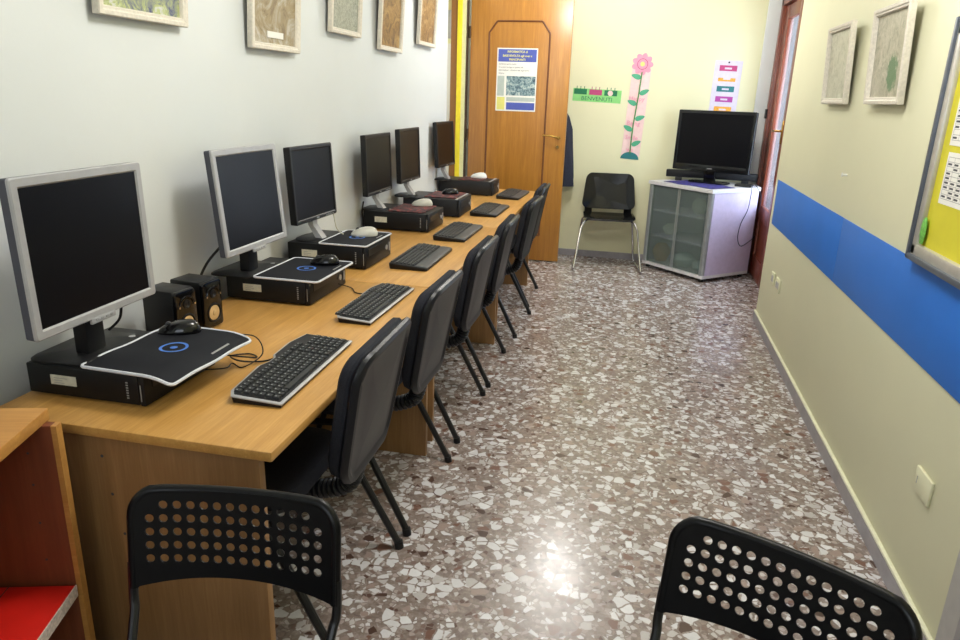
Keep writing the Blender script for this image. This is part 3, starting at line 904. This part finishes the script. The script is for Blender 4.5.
def holed_chair(label):
    """local: faces -y (towards the viewer), origin on the floor under the middle of the backrest"""
    t = thing('perforated_chair', (0, 0, 0), 0, label, 'chair', 'perforated black chairs in the foreground')
    W, H, rad, bow = .402, .200, .055, .026
    tilt = math.radians(8)
    B = Matrix.Translation((0, -.012, .572)) @ Matrix.Rotation(-tilt, 4, 'X')
    g = G(); g.T = B
    holed_back(g, W, H, rad, 14, 5, .0252, .0272, .0082, .024, .0015, bow, 'steel_black')
    g.obj('backrest', t)
    g = G(); g.T = B
    rim = [(-W/2, 0, .0)]+[(-W/2, 0, H-rad)]
    rim = [(-W/2, 0, z) for z in (0, .04, .09, H-rad)]
    for k in range(1, 9):
        a = PI-PI/2*k/8; rim.append((-W/2+rad+rad*math.cos(a), 0, H-rad+rad*math.sin(a)))
    for k in range(1, 16): rim.append((-W/2+rad+(W-2*rad)*k/16, 0, H))
    for k in range(0, 9):
        a = PI/2-PI/2*k/8; rim.append((W/2-rad+rad*math.cos(a), 0, H-rad+rad*math.sin(a)))
    rim += [(W/2, 0, z) for z in (.09, .04, 0)]
    rim = [(x, y+bow*(1-(x/(W/2))**2), z) for x, y, z in rim]
    g.tube([(x*.985, y, z if z < H-.004 else z-.003) for x, y, z in rim], .0102, 'steel_black', n=12)
    g.obj('rim', t)
    # side tubes: out of the sleeves, forward and down to the front feet
    for s in (-1, 1):
        P = [B @ Vector((s*W/2, 0, .05)), B @ Vector((s*W/2, 0, -.02)), Vector((s*(W/2-.006), -.03, .52)), Vector((s*(W/2-.012), -.09, .44)), Vector((s*(W/2+.0), -.25, .30)), Vector((s*(W/2+.012), -.42, .008))]
        out = []
        for i in range(len(P)-1):
            p0, p1, p2, p3 = P[max(i-1, 0)], P[i], P[i+1], P[min(i+2, len(P)-1)]
            for k in range(6):
                f = k/6; out.append(.5*((2*p1)+(-p0+p2)*f+(2*p0-5*p1+4*p2-p3)*f*f+(-p0+3*p1-3*p2+p3)*f**3))
        out.append(P[-1])
        g = G(); g.tube(out, .0092, 'leg', n=10); g.obj('side_tube', t)
        g = G(); g.tube([(s*(W/2-.01), -.34, .455), (s*(W/2+.0), -.25, .40), (s*(W/2+.01), .02, .008)], .0092, 'leg', n=10); g.obj('leg', t)
    for y, z in ((-.12, .425), (-.36, .447)):
        g = G(); g.tube([(-W/2+.01, y, z), (W/2-.01, y, z)], .008, 'leg'); g.obj('stretcher', t)
    g = G(); g.T = Matrix.Translation((0, -.24, .455))
    g.shell(rr(.37, .36, .06, 6), [(.01, -.008), (0, 0), (.003, .008), (.012, .010), (.06, .006), (.15, .004)], 'steel_black'); g.obj('seat', t)
    return t
pc0 = holed_chair('black perforated metal-back chair in front of the nearest desk side panel')
pc0.location = (-.678, 1.032, 0); pc0.rotation_euler = (0, 0, .125)
pc1 = copy_tree(pc0); pc1.location = (.306, 1.105, 0.0); pc1.rotation_euler = (0, 0, -.478)
pc1['label'] = 'black perforated metal-back chair in the right foreground, by the cream wall'

# ------------------------------------------------------------------ bookcase in the left foreground
t = thing('bookcase', (-1.248, 1.235, 0), math.radians(17), 'orange-brown open bookcase at the near end of the desks with red shelf', 'bookcase')
# local: front faces +x, far end at y=0, extends to -y
D, Lb, Ht = .285, .75, .795
g = G(); g.box(-D, .0, -Lb, .0, Ht-.028, Ht, 'case', .002); g.obj('top_board', t)
for y0 in (-.036, -Lb+.012):
    g = G(); g.box(-D+.005, .018, y0, y0+.022, .001, Ht-.0285, 'case_in_redlit'); g.box(.0182, .03, y0-.001, y0+.023, .001, Ht-.0285, 'case')
    for z in (.42, .52, .62, .70):
        for x in (-.04, -.2): g.cyl((x, y0-.0006, z), (x, y0+.002, z), .003, 'ink', n=8)
    g.obj('side_board', t)
g = G(); g.box(-D+.005, -D+.011, -Lb+.035, -.037, .001, Ht-.0285, 'case_in_redlit'); g.obj('back_board', t)
g = G(); g.box(-D+.012, -.014, -Lb+.035, -.0365, .30, .322, 'case_in_redlit'); g.obj('shelf', t)
g = G(); g.box(-D+.012, -.014, -Lb+.035, -.0365, .05, .07, 'case_in_redlit'); g.obj('shelf', t)
Tb = Matrix.Translation((-1.248, 1.235, 0)) @ Matrix.Rotation(math.radians(17), 4, 'Z')
bx = thing('red_box', Tb @ Vector((-.112, -.36, .3225)), math.radians(17), 'flat red cardboard box with worn pale edge on the bookcase shelf', 'box')
g = G(); g.box(-.12, .132, -.3, .315, 0, .030, 'red', .002)
g.obj('carton', bx)
g = G(); g.box(.1322, .135, -.3, .315, .001, .031, 'worn'); g.obj('worn_edge', bx)
g = G(); g.box(-.02, -.018, -.3, .315, .030, .0306, 'ink'); g.obj('lid_seam', bx)

# ------------------------------------------------------------------ plastic chair by the back wall
t = thing('visitor_chair', (-.212, 6.70, 0), .10, 'glossy black plastic chair with chrome legs by the back wall', 'chair')
g = G()
def vs_(x, y, z): return (x, y, z+.30*x*x-.9*max(0, -y-.10)**2)
g.T = Matrix.Translation((0, .01, .455)); g.shell(rr(.47, .39, .07, 6), [(.004, -.008), (0, 0), (.003, .007), (.02, .006), (.12, -.004), (.19, -.006)], 'black_gloss', vs_); g.obj('seat', t)
g = G(); g.T = Matrix.Translation((0, .215, .50)) @ Matrix.Rotation(math.radians(-10), 4, 'X') @ Matrix(((1, 0, 0, 0), (0, 0, -1, 0), (0, 1, 0, 0), (0, 0, 0, 1)))
g.shell(lambda i: [(x*(1-.07*(y-.16)/.16), y) for x, y in rr(.475, .335, .06, 6, cy=.168)(i)], [(.003, -.006), (0, 0), (.003, .006), (.06, .006), (.15, .006)], 'black_gloss', lambda x, y, z: (x, y, z-.0+.55*x*x))
g.obj('backrest', t)
for s in (-1, 1):
    g = G()
    g.rings([[(s*.155, .19, .43), (s*.225, .185, .44), (s*.225, .195, .45), (s*.155, .2, .44)], [(s*.15, .22, .455), (s*.22, .20, .47), (s*.22, .212, .47), (s*.15, .232, .455)], [(s*.15, .222, .525), (s*.22, .20, .53), (s*.22, .212, .53), (s*.15, .232, .525)]], 'black_gloss')
    g.obj('back_bracket', t)
for s in (-1, 1):
    g = G(); P = [(s*.20, .16, .445), (s*.235, .19, .40), (s*.275, .19, .05), (s*.285, .17, .012), (s*.30, -.05, .011), (s*.305, -.30, .011), (s*.30, -.325, .03), (s*.25, -.19, .38), (s*.225, -.16, .43), (s*.19, -.12, .445)]
    g.tube(P, .0095, 'chrome', n=10); g.obj('leg_loop', t)
for x, y in ((.19, -.12), (.2, .15)):
    g = G(); g.tube([(-x, y, .443), (x, y, .443)], .008, 'chrome'); g.obj('cross_bar', t)

# ------------------------------------------------------------------ TV cabinet
Lp, Cp, Rp = Vector((.131, 6.785)), Vector((.639, 6.271)), Vector((1.065, 6.665))
poly = [Lp, Cp, Rp, Vector((1.065, 7.0)), Vector((.40, 7.02))]
t = thing('tv_cabinet', (0, 0, 0), 0, 'grey corner television cabinet with frosted glass front', 'cabinet')
def prism(g, pts, z0, z1, m): g.rings([[(p[0], p[1], z) for p in pts] for z in (z0, z1)], m, smooth=False)
def offs(pts, d):
    c = sum((Vector(p) for p in pts), Vector((0, 0)))/len(pts)
    return [Vector(p)+(c-Vector(p)).normalized()*d for p in pts]
g = G(); prism(g, offs(poly, -.012), .775, .805, 'cabinet_top'); g.obj('top_board', t)
g = G(); prism(g, poly, .035, .062, 'cabinet_top'); g.obj('bottom_board', t)
fd = (Cp-Lp).normalized(); nd = Vector((-fd.y, fd.x)); sd = (Rp-Cp).normalized(); ns = Vector((-sd.y, sd.x))
def wallseg(g, a, b, th, z0, z1, m, n):
    prism(g, [a, b, b+n*th, a+n*th], z0, z1, m)
g = G(); wallseg(g, Cp+sd*.03, Rp, .02, .0625, .7745, 'cabinet', ns); g.obj('side_panel', t)
g = G(); wallseg(g, Rp-Vector((.02, 0)), Vector((1.045, 7.0)), .018, .0625, .7745, 'cabinet', Vector((1, 0))); g.obj('side_panel', t)
g = G(); wallseg(g, Vector((.40, 7.0)), Vector((1.04, 6.98)), .015, .0625, .7745, 'cabinet', Vector((0, 1))); wallseg(g, Lp+Vector((.03, .01)), Vector((.40, 7.0)), .018, .0625, .7745, 'cabinet', Vector((.7, -.7))*-.6); g.obj('back_panel', t)
for c in (Lp+fd*.02+nd*.022, Cp-fd*.028+nd*.024):
    g = G()
    g.rings([[(c.x+.026*math.cos(a), c.y+.026*math.sin(a), z) for a in [2*PI*k/16 for k in range(16)]] for z in (.0625, .7745)], 'cabinet_post')
    g.obj('corner_post', t)
mid = Lp+(Cp-Lp)*.5
for a, b in ((Lp+fd*.045, mid-fd*.003), (mid+fd*.003, Cp-fd*.052)):
    g = G(); wallseg(g, a+nd*.006, b+nd*.006, .005, .068, .768, 'frosted', nd); d_ = g.obj('glass_door', t)
    g = G()
    e0, e1 = (b-fd*.012, b) if a == Lp+fd*.045 else (a, a+fd*.012)
    wallseg(g, e0-nd*.0, e1-nd*.0, .006, .068, .768, 'cabinet_post', nd); g.obj('edge_strip', d_)
for z in (.30, .535):
    g = G(); prism(g, [Lp+fd*.05+nd*.03, Cp-fd*.055+nd*.03, Rp+Vector((-.06, .01)), Vector((1.03, 6.97)), Vector((.43, 6.97))], z, z+.018, 'cabinet'); g.obj('shelf', t)
for p in (Lp+Vector((.06, .02)), Cp+Vector((0, .07)), Rp+Vector((-.06, .02))):
    g = G(); g.cyl((p.x, p.y, .0005), (p.x, p.y, .0345), .022, 'black'); g.obj('castor', t)
def lump(name, x, y, z, sx, sy, sz, m, label, cat):
    g = G(); random.seed(int(x*100+z*1000))
    rg = []
    for k in range(7):
        v = k/6; rr_ = math.sin(PI*(.12+.80*v))**.6
        rg.append([(sx*rr_*math.cos(a)*(1+.12*random.uniform(-1, 1)), sy*rr_*math.sin(a)*(1+.12*random.uniform(-1, 1)), sz*v) for a in [2*PI*j/14 for j in range(14)]])
    g.rings(rg, m); o = g.obj(name, None, (x, y, z)); lab(o, label, cat)
lump('bag', .30, 6.80, .0632, .08, .06, .17, 'hidden_store', 'brownish bag behind the left frosted glass door, lowest compartment', 'bag')
lump('plastic_bag', .50, 6.62, .0632, .11, .07, .13, 'wrap', 'pale plastic bag behind the frosted glass, lowest compartment', 'bag')
lump('plastic_bag', .64, 6.50, .0632, .08, .06, .09, 'wrap', 'small pale plastic bag behind the frosted glass by the corner post', 'bag')
lump('paper_stack', .36, 6.80, .3185, .07, .06, .10, 'paper', 'pale bundle on the cabinet shelf behind the left glass door', 'bundle')
lump('paper_stack', .58, 6.62, .5535, .07, .06, .13, 'paper', 'pale bundle on the upper cabinet shelf behind the glass', 'bundle')

# blue cloth on the cabinet
g = G()
def cl(u, v):
    p = Lp+fd*(.13+.56*u)+nd*(.03+.30*v)
    return (p.x, p.y, .8062+.0025*math.sin(9*u+4*v)**2)
vs = [cl(i/12, j/8+.04*math.sin(i)) for i in range(13) for j in range(9)]
n0 = len(vs); vs += [(x, y, z+.002) for x, y, z in vs]
fs = [(i*9+j, (i+1)*9+j, (i+1)*9+j+1, i*9+j+1) for i in range(12) for j in range(8)]
fs = fs+[tuple(k+n0 for k in f) for f in fs]
g.add(vs, fs, 'cloth_blue', True); lab(g.obj('cloth'), 'dark blue patterned cloth lying under the television', 'cloth')

# television
t = thing('television', (.645, 6.80, .8105), -.47, 'black flat-screen television standing on the grey corner cabinet', 'television')
W, Hh, hb = .705, .525, .098
T = Matrix.Translation((0, -.02, hb)) @ Matrix.Rotation(-.035, 4, 'X') @ Matrix.Translation((0, 0, Hh/2)) @ Matrix.Rotation(PI/2, 4, 'X')
g = G(); g.T = T; g.shell(rr(W, Hh, .01), [(0, -.005), (.002, -.035), (.02, -.045), (.08, -.07), (.15, -.075)], 'black'); g.obj('housing', t)
g = G(); g.T = T; o_ = rr(W, Hh, .01)
g.rings([[(x, y, z) for x, y in o_(i)] for i, z in [(0, -.005), (0, .0), (.003, .003), (.028, .003), (.031, -.003)]], 'black_gloss', cap0=False, cap1=False)
g.box(-W/2+.005, W/2-.005, -Hh/2+.003, -Hh/2+.055, -.004, .0028, 'black_gloss', .001); g.obj('bezel', t)
g = G(); g.T = T; g.box(-W/2+.029, W/2-.029, -Hh/2+.05, Hh/2-.029, -.005, -.0015, 'screen'); g.obj('screen', t)
g = G(); g.T = T; g.box(-.022, .022, -Hh/2+.022, -Hh/2+.029, .003, .0036, 'ink_soft'); g.obj('badge', t)
g = G(); g.box(-.05, .05, -.01, .03, .012, hb+.06, 'black_gloss', .004); g.obj('stand_neck', t)
g = G(); g.shell(rr(.36, .20, .07), [(0, .0005), (0, .008), (.01, .014), (.06, .016)], 'black_gloss'); g.obj('stand_base', t)
# long loudspeaker bar behind the TV, seen at both sides
t = thing('sound_bar', (.685, 6.905, .8055), -.10, 'black bar loudspeaker showing at both sides of the television foot', 'speaker')
g = G(); g.box(-.415, .385, -.03, .03, .03, .095, 'black', .008); g.obj('housing', t)
for x in (-.3, .28):
    g = G(); g.box(x-.03, x+.03, -.03, .03, .0, .031, 'black', .004); g.obj('foot', t)
t = thing('set_top_box', (.93, 6.66, .8055), -.3, 'small black box on the right end of the grey cabinet top', 'box')
g = G(); g.box(-.07, .07, -.05, .05, .003, .022, 'black', .004); g.obj('case', t)
cable('tv_cable', [(1.0, 6.60, .83), (.985, 6.56, .81), (.985, 6.555, .74), (.975, 6.55, .62), (.93, 6.515, .5), (.92, 6.51, .38), (.96, 6.55, .30), (1.035, 6.60, .34), (1.075, 6.63, .38)], .0035, 'thin dark cable hanging down the lilac side of the cabinet', 'coat')
cable('tv_cable', [(1.02, 6.64, .83), (1.05, 6.60, .79), (1.08, 6.60, .72), (1.078, 6.62, .6)], .003, 'thin dark cable hanging over the right rear corner of the cabinet', 'coat')

# ------------------------------------------------------------------ coat behind the door
g = G()
prof = [(1.38, .02, .02), (1.33, .05, .04), (1.22, .085, .05), (1.05, .10, .055), (.9, .12, .06), (.78, .135, .06), (.69, .14, .055), (.685, .10, .03)]
g.rings([[(wx*math.cos(a)*(1+.10*math.sin(5*a+z*6)), dy*math.sin(a)*(1+.2*math.sin(4*a)), z) for a in [2*PI*k/30 for k in range(30)]] for z, wx, dy in prof], 'coat')
lab(g.obj('coat', None, (-.715, 6.955, 0)), 'dark navy coat hanging on the back wall, half hidden behind the oak door', 'coat')

# ------------------------------------------------------------------ pictures on the walls
def picture(side, yc, zb, w, h, cols, scale, label, plaque=False, lean=.06, patch=False):
    """local: picture in XZ plane facing -y"""
    x = XL if side < 0 else XR
    # left wall faces +x (rot +90), right wall faces -x (rot -90)
    t = thing('framed_picture', (x+(.012 if side < 0 else -.012), yc, zb), PI/2 if side < 0 else -PI/2, label, 'picture', 'framed pictures on the white wall' if side < 0 else 'framed pictures on the cream wall')
    T = Matrix.Rotation(lean, 4, 'X')
    g = G(); g.T = T @ Matrix.Translation((0, -.012, h/2)) @ Matrix.Rotation(PI/2, 4, 'X')
    o_ = rr(w, h, .003, 2)
    g.rings([[(a, b, c) for a, b in o_(i)] for i, c in [(0, -.010), (0, .010), (.003, .014), (.014, .014), (.018, .010), (.024, .010), (.028, .003), (.028, -.006)]], 'frame', smooth=False, cap0=False, cap1=False)
    g.obj('frame', t)
    g = G(); g.T = T @ Matrix.Translation((0, -.012, h/2)) @ Matrix.Rotation(PI/2, 4, 'X')
    m = picture_mat('picture_'+str(len(bpy.data.materials)), cols, scale, patch=patch)
    g.box(-w/2+.027, w/2-.027, -h/2+.027, h/2-.027, -.009, -.002, m)
    if plaque: g.box(-.07, .07, -h/2+.05, -h/2+.075, -.001, .001, 'paper')
    aw = g.obj('artwork', t)
    return t
picture(-1, 2.135, 1.688, .43, .42, [(70, 72, 110), (128, 134, 120), (170, 178, 110), (196, 196, 196)], 16, 'framed picture with green and violet print, nearest the viewer on the white wall')
picture(-1, 2.985, 1.652, .425, .42, [(120, 100, 66), (150, 132, 92), (170, 160, 140), (196, 188, 172)], 7, 'framed brown relief picture with a pale title strip, second on the white wall', True)
picture(-1, 3.755, 1.776, .40, .42, [(120, 124, 112), (150, 154, 138), (176, 178, 160)], 40, 'framed grey-green picture, third on the white wall')
picture(-1, 4.46, 1.738, .41, .44, [(84, 60, 30), (136, 104, 58), (176, 146, 92)], 9, 'framed brown streaked picture, fourth on the white wall')
picture(-1, 5.24, 1.820, .42, .44, [(96, 66, 46), (146, 116, 72), (186, 160, 120)], 13, 'framed brown picture farthest along the white wall, next to the doorway')
picture(1, 3.205, 1.515, .43, .365, [(140, 140, 120), (170, 166, 146), (190, 184, 168)], 18, 'framed pale relief picture with a green patch on the cream wall, nearer one', patch=True)
picture(1, 3.965, 1.513, .44, .365, [(160, 160, 138), (186, 184, 164), (200, 198, 180)], 18, 'framed pale relief picture on the cream wall, farther one')

# blue panels
for y0, y1, l_ in ((1.86, 3.512, 'bright blue wall panel nearer the viewer, under the yellow notice board'), (3.517, 5.19, 'bright blue wall panel farther along the cream wall')):
    g = G(); g.box(XR-.005, XR-.0005, y0, y1, .722, 1.0186, 'blue', .001)
    lab(g.obj('blue_panel'), l_, 'panel', 'blue panels on the cream wall')

# notice board
t = thing('notice_board', (XR-.0005, 2.61, 1.024), -PI/2, 'yellow notice board in a grey metal frame on the cream wall', 'notice board')
# local x runs towards the viewer (world -y), local -y is world -x
g = G(); fw = .055; Wn, Hn = .74, .75
g.box(0, Wn, -.036, -.001, 0, .02, 'alu_dark', .004); g.box(0, .02, -.036, -.001, 0, Hn, 'alu_dark', .004); g.box(0, Wn, -.02, -.001, Hn-.012, Hn, 'alu_dark', .002); g.box(Wn-.012, Wn, -.02, -.001, 0, Hn, 'alu_dark', .002)
for a, b, c_, d_ in ((.018, Wn-.012, .018, fw), (.012, Wn-.012, Hn-fw, Hn-.012)): g.box(a, b, -.028, -.001, c_, d_, 'alu', .006)
for a, b in ((.018, fw), (Wn-fw, Wn-.012)): g.box(a, b, -.028, -.001, .012, Hn-.012, 'alu', .006)
g.obj('frame', t)
g = G(); g.box(fw-.003, Wn-fw+.003, -.012, -.002, fw-.003, Hn-fw+.003, 'board'); g.obj('backing', t)
def sheet(x0, z0, w_, h_, rows, cols_, label):
    g = G(); g.box(x0, x0+w_, -.0135, -.0125, z0, z0+h_, 'paper')
    for r in range(rows+1): g.box(x0+.01, x0+w_-.01, -.0138, -.0134, z0+.015+(h_-.03)*r/rows, z0+.0165+(h_-.03)*r/rows, 'ink_soft')
    for c in range(cols_+1): g.box(x0+.01+(w_-.021)*c/cols_, x0+.0112+(w_-.021)*c/cols_, -.0138, -.0134, z0+.015, z0+h_-.015, 'ink_soft')
    for r in range(rows):
        for c in range(cols_):
            if random.random() < .75: g.box(x0+.014+(w_-.02)*c/cols_, x0+.014+(w_-.02)*(c+.6)/cols_, -.0138, -.0134, z0+.02+(h_-.03)*r/rows, z0+.026+(h_-.03)*r/rows, 'ink')
    o = g.obj('printed_sheet', None, (XR-.0005, 2.61, 1.024), (0, 0, -PI/2)); lab(o, label, 'paper', 'printed tables pinned to the notice board')
sheet(.115, .20, .30, .155, 9, 6, 'white sheet with a printed table, lower one on the notice board')
sheet(.105, .375, .30, .22, 12, 6, 'white sheet with a printed table, upper one on the notice board')
lump('clip', XR-.022, 2.535, 1.085, .006, .020, .085, 'green_thing', 'small green paper shape at the lower left corner of the notice board', 'decoration')

# sockets, switch plate and wall hook
def plate(name, y0, y1, z0, z1, label, screws=0, slots=0):
    t = thing(name, (XR, (y0+y1)/2, (z0+z1)/2), -PI/2, label, 'socket' if slots else 'wall plate')
    w_, h_ = y1-y0, z1-z0
    g = G(); g.box(-w_/2, w_/2, -.010, -.0005, -h_/2, h_/2, 'cream_trim' if False else 'wall_cream', .003); g.obj('cover', t)
    g = G()
    for k in range(slots):
        x = (k-(slots-1)/2)*.03
        g.box(x-.011, x+.011, -.0125, -.0095, -.02, .02, 'grey_paint', .002)
    if screws: g.box(-w_/2+.02, -w_/2+.024, -.0108, -.0098, -.012, .012, 'ink_soft')
    g.obj('insert', t)
plate('power_socket', 4.80, 4.885, .375, .455, 'cream wall socket farther from the viewer, low on the cream wall', slots=2)
plate('power_socket', 4.60, 4.72, .372, .457, 'cream wall socket nearer the viewer of the close pair, low on the cream wall', slots=3)
plate('blank_plate', 2.10, 2.22, .372, .452, 'blank cream cover plate low on the near cream wall', screws=1)
g = G(); g.cyl((XR, 3.60, 1.203), (XR-.02, 3.60, 1.203), .006, 'white'); g.cyl((XR-.02, 3.6, 1.203), (XR-.023, 3.6, 1.203), .010, 'white'); lab(g.obj('wall_hook'), 'small white hook on the cream wall above the blue panels', 'hook')

# ------------------------------------------------------------------ paper things
# poster on the door
t = thing('poster', (-1.125, 6.6275, 1.369), 0, 'information poster with blue heading taped to the oak door', 'poster')
g = G(); g.box(-.182, .182, -.0012, -.0002, 0, .535, 'paper'); g.obj('sheet', t)
g = G()
Z = -.0014
def pr(x0, x1, z0, z1, m, d=0): g.box(x0, x1, Z-.0002-d, Z, z0, z1, m)
pr(-.172, .172, .42, .525, 'poster_blue')
pr(-.172, -.10, .01, .12, 'poster_yellow'); pr(-.085, .172, .085, .12, 'poster_grey'); pr(-.085, .172, .012, .075, 'poster_blue')
pr(-.172, -.11, .13, .30, 'poster_grey')
g.obj('printed_blocks', t)
g = G(); m_ = picture_mat('poster_photo', [(40, 50, 66), (90, 120, 130), (150, 170, 170), (206, 212, 206)], 26); g.box(-.09, .172, Z-.0005, Z, .135, .30, m_); g.obj('printed_photograph', t)
g = G()
XZ = Matrix(((1, 0, 0, 0), (0, 0, -1, Z-.0008), (0, 1, 0, 0), (0, 0, 0, 1)))
for s_, z_, sz in (('INFORMATICA di', .496, .026), ('BASE RIVOLTA agli over e', .462, .026), ('PRINCIPIANTI', .430, .026)):
    text_mesh(g, s_, sz, 'poster_yellow', XZ @ Matrix.Translation((0, z_, 0)), sx=.92, bold=.0006)
for k, s_ in enumerate(('Iscrizioni aperte tutto', 'Il corso si svolge in questa sala', 'Informazioni : chiedere alla segreteria', 'Orario :')):
    text_mesh(g, s_, .018, 'ink', XZ @ Matrix.Translation((-.165, .395-.026*k, 0)), 'LEFT')
g.obj('lettering', t)

XZ = Matrix(((1, 0, 0, 0), (0, 0, -1, 0), (0, 1, 0, 0), (0, 0, 0, 1)))
yw = YB-.0005
k7 = (YB)/7.3
# green strip
t = thing('paper_strip', (-.428, yw, 1.47), 0, 'green paper strip with coloured blocks and letters on the back wall', 'paper strip')
g = G(); g.box(-.225, .222, -.002, -.0005, .0, .115, 'green_l', T=Matrix.Rotation(.03, 4, 'Y')); g.obj('backing', t)
for x0, m_ in ((-.215, 'green_d'), (-.075, 'magenta'), (.065, 'green_d')):
    g = G(); g.T = Matrix.Rotation(.03, 4, 'Y'); g.box(x0, x0+.118, -.004, -.0025, .062, .11, m_)
    for j in range(3): g.box(x0+.02+.035*j, x0+.026+.035*j, -.004, -.0025, .11, .135, m_)
    if x0 > 0: g.lathe([(.001, 0), (.024, 0), (.024, .001), (.001, .001)], 'pink', Matrix.Translation((x0+.055, -.0045, .085)) @ Matrix.Rotation(PI/2, 4, 'X'))
    g.obj('coloured_block', t)
g = G(); text_mesh(g, 'BENVENUTI', .05, 'green_d', Matrix.Rotation(.03, 4, 'Y') @ XZ @ Matrix.Translation((0, .012, .003)), sx=1.1); g.obj('lettering', t)

# flower strip
t = thing('paper_flower', (-.075, yw, .975), 0, 'tall pink paper flower with green stem and leaves on the back wall', 'decoration')
g = G(); g.T = Matrix.Rotation(.045, 4, 'Y'); g.box(-.085, .085, -.0015, -.0005, .02, .80, 'pink'); g.obj('backing', t)
F_ = Matrix.Rotation(.045, 4, 'Y')
g = G(); g.T = F_ @ XZ
n = 72
def rosette(R0, amp, lobes, z0, z1, m, cx=0, cy=.84):
    g.rings([[(cx+(R0+amp*abs(math.cos(lobes*a/2)))*s_*math.cos(a), cy+(R0+amp*abs(math.cos(lobes*a/2)))*s_*math.sin(a), z) for a in [2*PI*k/n for k in range(n)]] for s_, z in ((1, z0), (1, z1), (.01, z1))], m, smooth=False)
rosette(.075, .022, 9, .0015, .003, 'petal'); g.obj('petals', t)
g = G(); g.T = F_ @ XZ
rosette(.048, 0, 1, .003, .0042, 'magenta'); rosette(.043, 0, 1, .0042, .0046, 'petal'); rosette(.020, 0, 1, .0046, .005, 'poster_yellow'); g.obj('flower_centre', t)
g = G(); g.T = F_ @ XZ; g.tube([(.005, .77, .004), (.003, .6, .004), (-.003, .45, .004), (-.01, .3, .004), (-.008, .15, .004), (-.005, .04, .004)], .006, 'stem', n=6); g.obj('stem', t)
for cx, cy, a in ((-.042, .73, 2.9), (.05, .60, .5), (-.048, .50, 2.8), (.042, .37, .4), (-.055, .27, 2.7), (.04, .14, .5)):
    g = G(); g.T = F_ @ XZ @ Matrix.Translation((cx, cy, 0)) @ Matrix.Rotation(a, 4, 'Z')
    g.rings([[(.045*s_*math.cos(b), .022*s_*math.sin(b)*(1-.3*math.cos(b)), z) for b in [2*PI*k/20 for k in range(20)]] for s_, z in ((1, .002), (1, .0035), (.01, .0035))], 'leafp', smooth=False); g.obj('leaf', t)
g = G(); g.T = F_ @ XZ; g.rings([[(-.003+.085*s_*math.cos(b), -.01+.065*s_*max(0, math.sin(b)), z) for b in [PI*k/20 for k in range(21)]+[PI*1.01]] for s_, z in ((1, .001), (1, .004), (.6, .004))], 'teal', smooth=False); g.obj('grass_base', t)
g = G(); 
for s_, z_ in (('Happy', .52), ('Being', .30), ('Smile', .17), ('we', .06)): text_mesh(g, s_, .055, 'petal', F_ @ XZ @ Matrix.Translation((-.01, z_, .0055)), bold=.0004)
g.obj('lettering', t)

# name chart over the television
t = thing('wall_chart', (.705, yw, 1.40), 0, 'pale lilac paper chart with coloured bars on the back wall above the television', 'chart')
C_ = Matrix.Rotation(.02, 4, 'Y')
g = G(); g.T = C_; g.box(-.118, .118, -.0018, -.0005, 0, .46, 'lavender'); g.obj('sheet', t)
for k, m_ in enumerate(('amber', 'purple', 'teal', 'amber', 'magenta')):
    g = G(); g.T = C_; g.box(-.075-.0*k, .075, -.003, -.002, .02+.088*k, .068+.088*k-(.018 if k == 3 else 0), m_)
    g.box(-.03, .03, -.0034, -.0029, .035+.088*k, .05+.088*k, 'lavender'); g.obj('coloured_bar', t)
g = G(); g.T = C_; g.cyl((0, -.002, .445), (0, -.006, .445), .008, 'black', n=10); g.obj('pin', t)

# things seen in the next room
t = thing('cupboard', (-2.15, 7.9, 0), 0, 'pale yellow cupboard seen through the narrow gap of the left doorway', 'cupboard')
g = G(); g.box(-.6, .55, -.2, .25, 0, 2.05, 'cream_trim', .01); g.obj('body', t)
g = G(); g.box(-.02, .53, -.212, -.2005, .05, 2.0, 'paper', .004); g.obj('door', t)
g = G(); g.box(-.25, .25, -.15, .15, 0, .28, 'grey_paint', .01); lab(g.obj('storage_box', None, (-1.95, 7.9, 2.0505)), 'grey box on top of the pale cupboard beyond the doorway', 'box')
g = G(); g.rings([[(wx*math.cos(a), dy*math.sin(a), z) for a in [2*PI*k/20 for k in range(20)]] for z, wx, dy in [(1.5, .03, .02), (1.44, .10, .04), (1.2, .14, .05), (1.0, .13, .05), (.98, .08, .03)]], 'coat'); lab(g.obj('bag', None, (-1.86, 7.60, 0)), 'black bag hanging in the next room beyond the doorway', 'bag')
